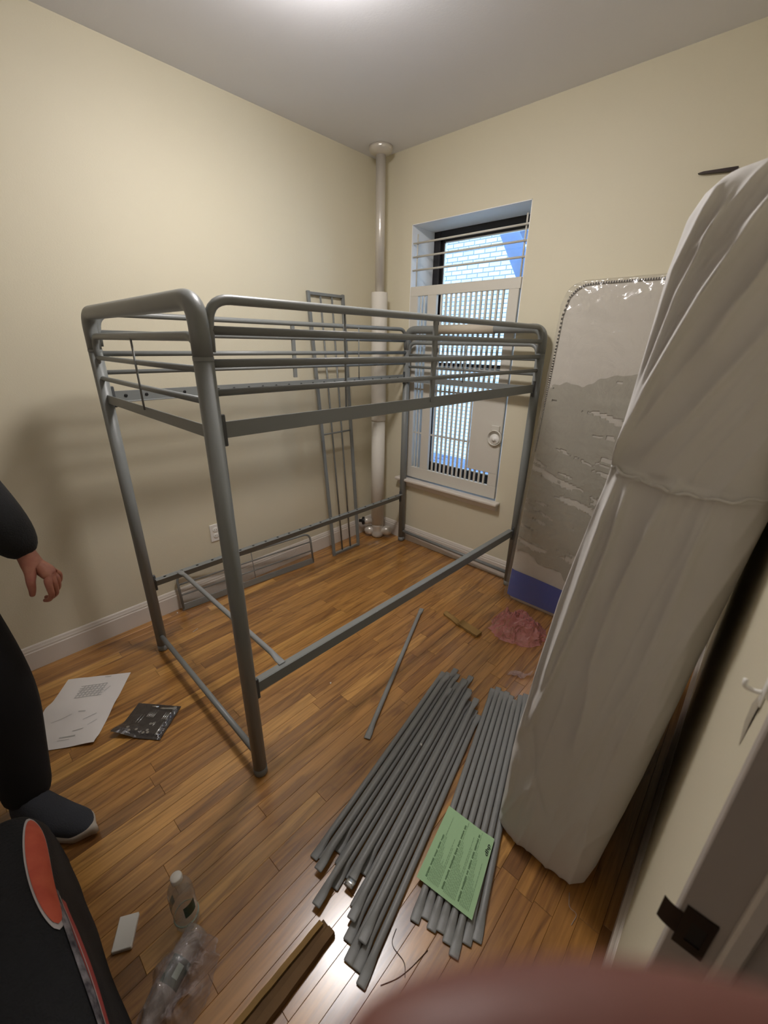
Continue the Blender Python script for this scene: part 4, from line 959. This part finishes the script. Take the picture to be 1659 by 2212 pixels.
# ------------------------------------------------------------------ black bag with an orange print, near corner
bb = thing('black_bag', 'black fabric bag with an orange oval and red stripe print on the floor', 'bag', (1.6, -2.83, 0))
BX0, BX1, BY0, BY1, BZ = 1.14, 2.02, -3.02, -2.602, 0.43
def bagp(a, b):
    """a round the section (0 bottom of the near side, 1 far bottom), b along x."""
    x = BX0 + (BX1 - BX0) * b; h = BZ * (0.86 + 0.14 * math.sin(math.pi * min(1, b * 1.25))) * (1 - 0.25 * sm(0.12, 0, b)) * (1 - 0.2 * sm(0.9, 1, b))
    wd = (BY1 - BY0) * (1 - 0.06 * sm(0.15, 0, b))
    th_ = math.pi * a; cx_ = (BY0 + BY1) / 2
    cs, sn = math.cos(th_), math.sin(th_); p_ = 0.36
    y = cx_ + math.copysign(abs(cs) ** p_, cs) * wd / 2; z = max(0.002, abs(sn) ** p_ * h)
    y -= 0.012 * sm(0.0, 0.5, z / BZ) * (1 if cs > 0 else -1)
    k = noise.noise(V((x * 5, a * 6, 2))) * 0.010
    return V((x, y + (k if cs > 0 else -k) - (0.0 if cs < 0 else 0.010), max(0.002, z + k * sm(0, 0.1, z))))
bm = B(); vs = grid(bm, 60, 60, lambda u, v: bagp(u, v))
bm.faces.new([vs[i][0] for i in range(61)]); bm.faces.new([vs[i][60] for i in range(60, -1, -1)]); bmesh.ops.recalc_face_normals(bm, faces=bm.faces[:]); obj('bag_body', bm, M['bag'], bb, True)
def patch(name, f, nu, nv, m, lift):
    bm = B()
    def g(u, v):
        a, b = f(u, v); e = 1e-3; p = bagp(a, b); n = (bagp(a + e, b) - p).cross(bagp(a, b + e) - p); n = n.normalized() if n.length > 0 else V((0, 1, 0))
        if n.y < 0 and n.z < 0: n = -n
        if n.z < 0: n = -n
        return p + n * lift
    grid(bm, nu, nv, g); return obj(name, bm, m, bb, True)
def oval(s):
    def f(u, v):
        t = v * 2 - 1; hw = math.sqrt(max(0, 1 - abs(t) ** 2.6)) * 0.050 * s
        return 0.285 + (u * 2 - 1) * hw * 1.2, 0.330 + t * (0.185 + 0.010 * (s - 1) * 10)
    return f
patch('white_rim', oval(1.14), 10, 50, M['rimwhite'], 0.0025); patch('orange_oval', oval(1.0), 10, 50, M['orange'], 0.0040)
patch('grey_print', lambda u, v: (0.235 - 0.035 * v + 0.035 * (u - 0.5) * 2, 0.40 + 0.42 * v), 8, 40, M['printwhite'], 0.0030)
patch('red_stripe', lambda u, v: (0.158 - 0.02 * v + 0.050 * u * (0.4 + 0.8 * math.sin(math.pi * min(1, v * 1.3 + 0.1))), 0.42 + 0.50 * v), 4, 40, M['red'], 0.0036)
patch('white_line', lambda u, v: (0.206 - 0.03 * v + 0.008 * u, 0.42 + 0.44 * v), 2, 40, M['rimwhite'], 0.0042)

# ------------------------------------------------------------------ people
def hand_points(W, fwd, nrm, side, sc_=1.0, curls=(0.5, 0.6, 0.7, 0.8), thumb=0.5):
    """Joint chains of a hand: W wrist, fwd towards the knuckles, nrm out of the back of the hand, side towards the thumb."""
    F = []
    fwd, nrm, side = fwd.normalized(), nrm.normalized(), side.normalized()
    K = [(0.030, 0.088, (0.042, 0.025, 0.020)), (0.010, 0.092, (0.046, 0.029, 0.021)), (-0.011, 0.087, (0.042, 0.027, 0.020)), (-0.030, 0.078, (0.032, 0.020, 0.018))]
    for (sx, ln, seg), c in zip(K, curls):
        k = W + (fwd * ln + side * sx) * sc_; a = 0.25 * c; ch = [k]; p = k
        for q, s in enumerate(seg):
            a += c * (0.55 + 0.25 * q); d_ = fwd * math.cos(a) - nrm * math.sin(a); p = p + d_ * s * sc_; ch.append(p)
        F.append(ch)
    t0_ = W + (fwd * 0.025 + side * 0.022) * sc_; d_ = (side * 0.75 + fwd * 0.6 - nrm * 0.35).normalized(); t1_ = t0_ + d_ * 0.038 * sc_
    d2 = (d_ * (1 - thumb) + (fwd * 0.75 - nrm * 0.6) * thumb).normalized(); t2_ = t1_ + d2 * 0.032 * sc_; t3_ = t2_ + (d2 * 0.8 - nrm * 0.25).normalized() * 0.025 * sc_
    F.append([t1_, t2_, t3_]); return F
def hand_mesh(name, W, fwd, nrm, side, arm, m, parent, sc_=1.0, curls=(0.5, 0.6, 0.7, 0.8), thumb=0.5, rw=0.026):
    F = hand_points(W, fwd, nrm, side, sc_, curls, thumb); vs, es, rs = [W], [], [(rw, rw)]
    pc = W + fwd.normalized() * 0.045 * sc_; vs.append(pc); es.append((0, 1)); rs.append((0.027 * sc_, 0.027 * sc_))
    last = 0
    for a, r in arm: vs.append(a); es.append((last, len(vs) - 1)); last = len(vs) - 1; rs.append((r, r))
    for fi, ch in enumerate(F):
        rad = (0.0115, 0.0096, 0.0084, 0.0062) if fi < 4 else (0.0140, 0.0110, 0.0078)
        prev = 1 if fi < 4 else 0
        for q, p in enumerate(ch):
            vs.append(p); es.append((prev, len(vs) - 1)); prev = len(vs) - 1; r = rad[q] * sc_; rs.append((r, r))
    return skin(name, vs, es, rs, m, parent, 0, 2), F

# person by the left edge: left foot, left arm and hand seen
D = V((0.88, 0.47, 0)).normalized(); LFT = V((-D.y, D.x, 0)); Z = V((0, 0, 1))
pel = V((0.800, -2.760, 0.93)); per = thing('person', 'person in black jacket and trousers standing beside the bed, arm hanging', 'person', (0.80, -2.76, 0))
hipL, hipR = pel + LFT * 0.10 - Z * 0.05, pel - LFT * 0.10 - Z * 0.05
kneeL, kneeR = V((0.858, -2.622, 0.50)), V((0.79, -2.90, 0.50)) + D * 0.02
ankL, ankR = V((0.893, -2.665, 0.085)), V((0.70, -2.955, 0.085))
chest = pel + Z * 0.33 + D * 0.0; neck = pel + Z * 0.53; head = pel + Z * 0.68 + D * 0.03; crown = pel + Z * 0.80 + D * 0.02
shL, shR = pel + Z * 0.46 + LFT * 0.175, pel + Z * 0.46 - LFT * 0.175
elL = V((0.790, -2.510, 1.125)); wrL = V((0.862, -2.447, 0.925)); elR = shR - Z * 0.29 - D * 0.03 - LFT * 0.04; wrR = elR - Z * 0.24 + D * 0.06
ctrl = {'elbow': elL, 'wrist': wrL}
bv = [pel, hipL, kneeL, ankL, hipR, kneeR, ankR, pel + Z * 0.17, chest, neck, head, crown, shL, elL, shR, elR, wrR, wrR - Z * 0.09, head + D * 0.05 - Z * 0.02]
be = [(0, 1), (1, 2), (2, 3), (0, 4), (4, 5), (5, 6), (0, 7), (7, 8), (8, 9), (9, 10), (10, 11), (8, 12), (12, 13), (8, 14), (14, 15), (15, 16), (16, 17)]
bv = bv[:18] + [head + D * 0.092 - Z * 0.022]; be.append((10, 18))
br = [0.13, 0.085, 0.055, 0.038, 0.085, 0.055, 0.038, 0.12, 0.13, 0.055, 0.088, 0.06, 0.055, 0.042, 0.055, 0.042, 0.030, 0.032, 0.012]
skin('body', bv, be, br, M['skin'], per, 0, 2)
hf = (V((0.905, -2.405, 0.865)) - wrL); hn = V((0.70, 0.60, 0.35)); hn = (hn - hf.normalized() * hn.dot(hf.normalized())); hs = hf.cross(hn) * -1
hd, HF = hand_mesh('left_hand', wrL, V((0.36, 0.33, -0.62)), V((0.60, 0.56, 0.55)), V((0.68, -0.73, 0.0)), [(wrL.lerp(elL, 0.3), 0.030)], M['skin'], per, 0.95, (0.78, 0.92, 1.0, 1.05), 0.9)
# clothing over the body
jv = [pel - Z * 0.14, pel - Z * 0.06, pel + Z * 0.15, chest, pel + Z * 0.47, shL, shL.lerp(elL, 0.5), elL, elL.lerp(wrL, 0.55), wrL + (elL - wrL).normalized() * 0.012, shR, elR, wrR + Z * 0.02]
je = [(0, 1), (1, 2), (2, 3), (3, 4), (3, 5), (5, 6), (6, 7), (7, 8), (8, 9), (3, 10), (10, 11), (11, 12)]
skin('jacket', jv, je, [0.10, 0.155, 0.155, 0.165, 0.085, 0.085, 0.080, 0.078, 0.074, 0.040, 0.085, 0.065, 0.045], M['jacket'], per, 2, 2)
tv = [pel, hipL, hipL.lerp(kneeL, 0.5), kneeL, kneeL.lerp(ankL, 0.6), ankL - Z * 0.015, hipR, kneeR, ankR - Z * 0.01]
skin('trousers', tv, [(0, 1), (1, 2), (2, 3), (3, 4), (4, 5), (0, 6), (6, 7), (7, 8)], [0.145, 0.110, 0.105, 0.095, 0.082, 0.072, 0.108, 0.088, 0.07], M['trousers'], per, 0, 2)
bm = B(); lathe(bm, [(0.155, 0.80), (0.158, 0.86), (0.15, 0.93)], 24, Matrix.Translation((pel.x, pel.y, 0))); obj('shirt_hem', bm, M['tee'], per, True)
bm = B(); r_ = bmesh.ops.create_icosphere(bm, subdivisions=5, radius=1.0); hc_ = head + Z * 0.035 - D * 0.008
for v in r_['verts']:
    p = v.co.copy(); k = 1 + 0.03 * noise.noise(p * 9); v.co = hc_ + D * (p.x * 0.108 * k) + LFT * (p.y * 0.092 * k) + Z * (p.z * 0.118 * k)
cut = [f for f in bm.faces if (lambda c: (c - hc_).dot(D) > 0.045 and (c - hc_).z < 0.052 or (c - hc_).z < -0.085)(f.calc_center_median())]
bmesh.ops.delete(bm, geom=cut, context='FACES'); obj('hair', bm, M['hair'], per, True)
for s_ in (-1, 1):
    bm = B(); r_ = bmesh.ops.create_icosphere(bm, subdivisions=3, radius=0.012)
    for v in r_['verts']: v.co = head + D * 0.070 + LFT * (0.031 * s_) + Z * 0.004 + v.co
    e_ = obj('eye', bm, M['white'], per, True)
    bm = B(); r_ = bmesh.ops.create_icosphere(bm, subdivisions=2, radius=0.0055)
    for v in r_['verts']: v.co = head + D * 0.0795 + LFT * (0.031 * s_) + Z * 0.004 + v.co
    obj('iris', bm, M['hair'], e_, True)
    bm = B(); r_ = bmesh.ops.create_icosphere(bm, subdivisions=3, radius=1.0)
    for v in r_['verts']: p = v.co.copy(); v.co = head - D * 0.005 + LFT * (0.090 * s_ + p.y * 0.009) + D * (p.x * 0.018) + Z * (p.z * 0.032 - 0.004)
    obj('ear', bm, M['skin'], per, True)
bm = B(); tube(bm, [head + D * 0.082 - Z * 0.052 + LFT * (0.022 * t) - D * (0.010 * t * t) for t in (-1, -0.5, 0, 0.5, 1)], [0.002, 0.0055, 0.006, 0.0055, 0.002], 8); obj('mouth', bm, M['nail'], per, True)
def shoe(heel, toe, par):
    d_ = (toe - heel); L_ = d_.length; x = d_.normalized(); y = V((-x.y, x.x, 0)); Mx = basis(V((heel.x, heel.y, 0)), x, y, Z)
    def wd(t): return 0.043 + 0.014 * math.sin(math.pi * min(1, t * 1.15)) - 0.018 * sm(0.8, 1.0, t) * 1.6
    bm = B(); N = 24
    R = []
    for k in range(N + 1):
        t = k / N; w_ = max(0.006, wd(t) * math.sqrt(max(0.02, 1 - max(0, (t - 0.86) / 0.14) ** 2)) * math.sqrt(max(0.1, 1 - max(0, (0.12 - t) / 0.12) ** 2)))
        h0_ = 0.004 + 0.012 * sm(0.75, 1, t); h1 = h0_ + 0.042 - 0.012 * t
        R.append([bm.verts.new(Mx @ V((t * L_, s * w_, z))) for s, z in ((-0.92, h0_), (-1.04, (h0_ + h1) / 2), (-1, h1), (0, h1 + 0.001), (1, h1), (1.04, (h0_ + h1) / 2), (0.92, h0_))])
    for P, Q in zip(R, R[1:]):
        for k in range(7): bm.faces.new((P[k], P[(k + 1) % 7], Q[(k + 1) % 7], Q[k]))
    bm.faces.new(R[0]); bm.faces.new(R[-1][::-1]); bmesh.ops.recalc_face_normals(bm, faces=bm.faces[:]); obj('sole', bm, M['sole'], par, True)
    bm = B(); R = []
    for k in range(N + 1):
        t = 0.01 + 0.965 * k / N; w_ = max(0.005, wd(t) * 0.97 * math.sqrt(max(0.02, 1 - max(0, (t - 0.85) / 0.15) ** 2)) * math.sqrt(max(0.2, 1 - max(0, (0.12 - t) / 0.12) ** 2)))
        b0_ = 0.034 + 0.004 * sm(0.75, 1, t); top_ = 0.040 + 0.075 * sm(0.62, 0.22, t) + 0.034 * sm(1.0, 0.75, t)
        R.append([bm.verts.new(Mx @ V((t * L_, math.cos(math.pi * q / 10) * w_ * (1 if q in (0, 10) else 1.0), b0_ + (top_ - b0_) * math.sin(math.pi * q / 10) ** 0.7))) for q in range(11)])
    for P, Q in zip(R, R[1:]):
        for k in range(10): bm.faces.new((P[k], P[k + 1], Q[k + 1], Q[k]))
    bm.faces.new(R[0]); bm.faces.new(R[-1][::-1]); bmesh.ops.recalc_face_normals(bm, faces=bm.faces[:]); up_ = obj('shoe', bm, M['shoe'], par, True)
    return up_
shoe(V((0.868, -2.698, 0)), V((1.128, -2.533, 0)), per); shoe(V((0.655, -2.965, 0)), V((0.92, -2.89, 0)), per)

# photographer's hand: the finger that strays across the bottom of the lens
def C(x, y, z): return CAM + rt * x + up * y + fw * z
ph = thing('hand', 'blurred reddish fingertip held close in front of the lens, below everything', 'hand', C(0.12, -0.12, 0.02))
tip = C(-0.0065, -0.0530, 0.0365)
vs = [C(0.128, -0.128, 0.020), C(0.105, -0.100, 0.026), C(0.080, -0.082, 0.034), C(0.050, -0.0605, 0.039), C(0.024, -0.0532, 0.0385), C(0.006, -0.0524, 0.0372), tip,
      C(0.145, -0.175, 0.0), C(0.160, -0.25, -0.03),
      C(0.066, -0.088, 0.046), C(0.034, -0.090, 0.052), C(0.016, -0.100, 0.046), C(0.010, -0.110, 0.034),
      C(0.074, -0.106, 0.046), C(0.044, -0.112, 0.050), C(0.028, -0.122, 0.043), C(0.024, -0.130, 0.032),
      C(0.086, -0.124, 0.042), C(0.060, -0.134, 0.044), C(0.048, -0.142, 0.036),
      C(0.100, -0.110, -0.004), C(0.072, -0.098, -0.020), C(0.048, -0.090, -0.026)]
es = [(0, 1), (1, 2), (2, 3), (3, 4), (4, 5), (5, 6), (0, 7), (7, 8), (1, 9), (9, 10), (10, 11), (11, 12), (1, 13), (13, 14), (14, 15), (15, 16), (0, 17), (17, 18), (18, 19), (0, 20), (20, 21), (21, 22)]
rs = [0.030, 0.026, 0.0125, 0.0100, 0.0094, 0.0090, 0.0062, 0.027, 0.034, 0.0115, 0.010, 0.009, 0.0066, 0.011, 0.0095, 0.0085, 0.0066, 0.010, 0.0085, 0.006, 0.014, 0.0115, 0.008]
skin('hand_body', vs, es, rs, M['skin_near'], ph, 0, 3)
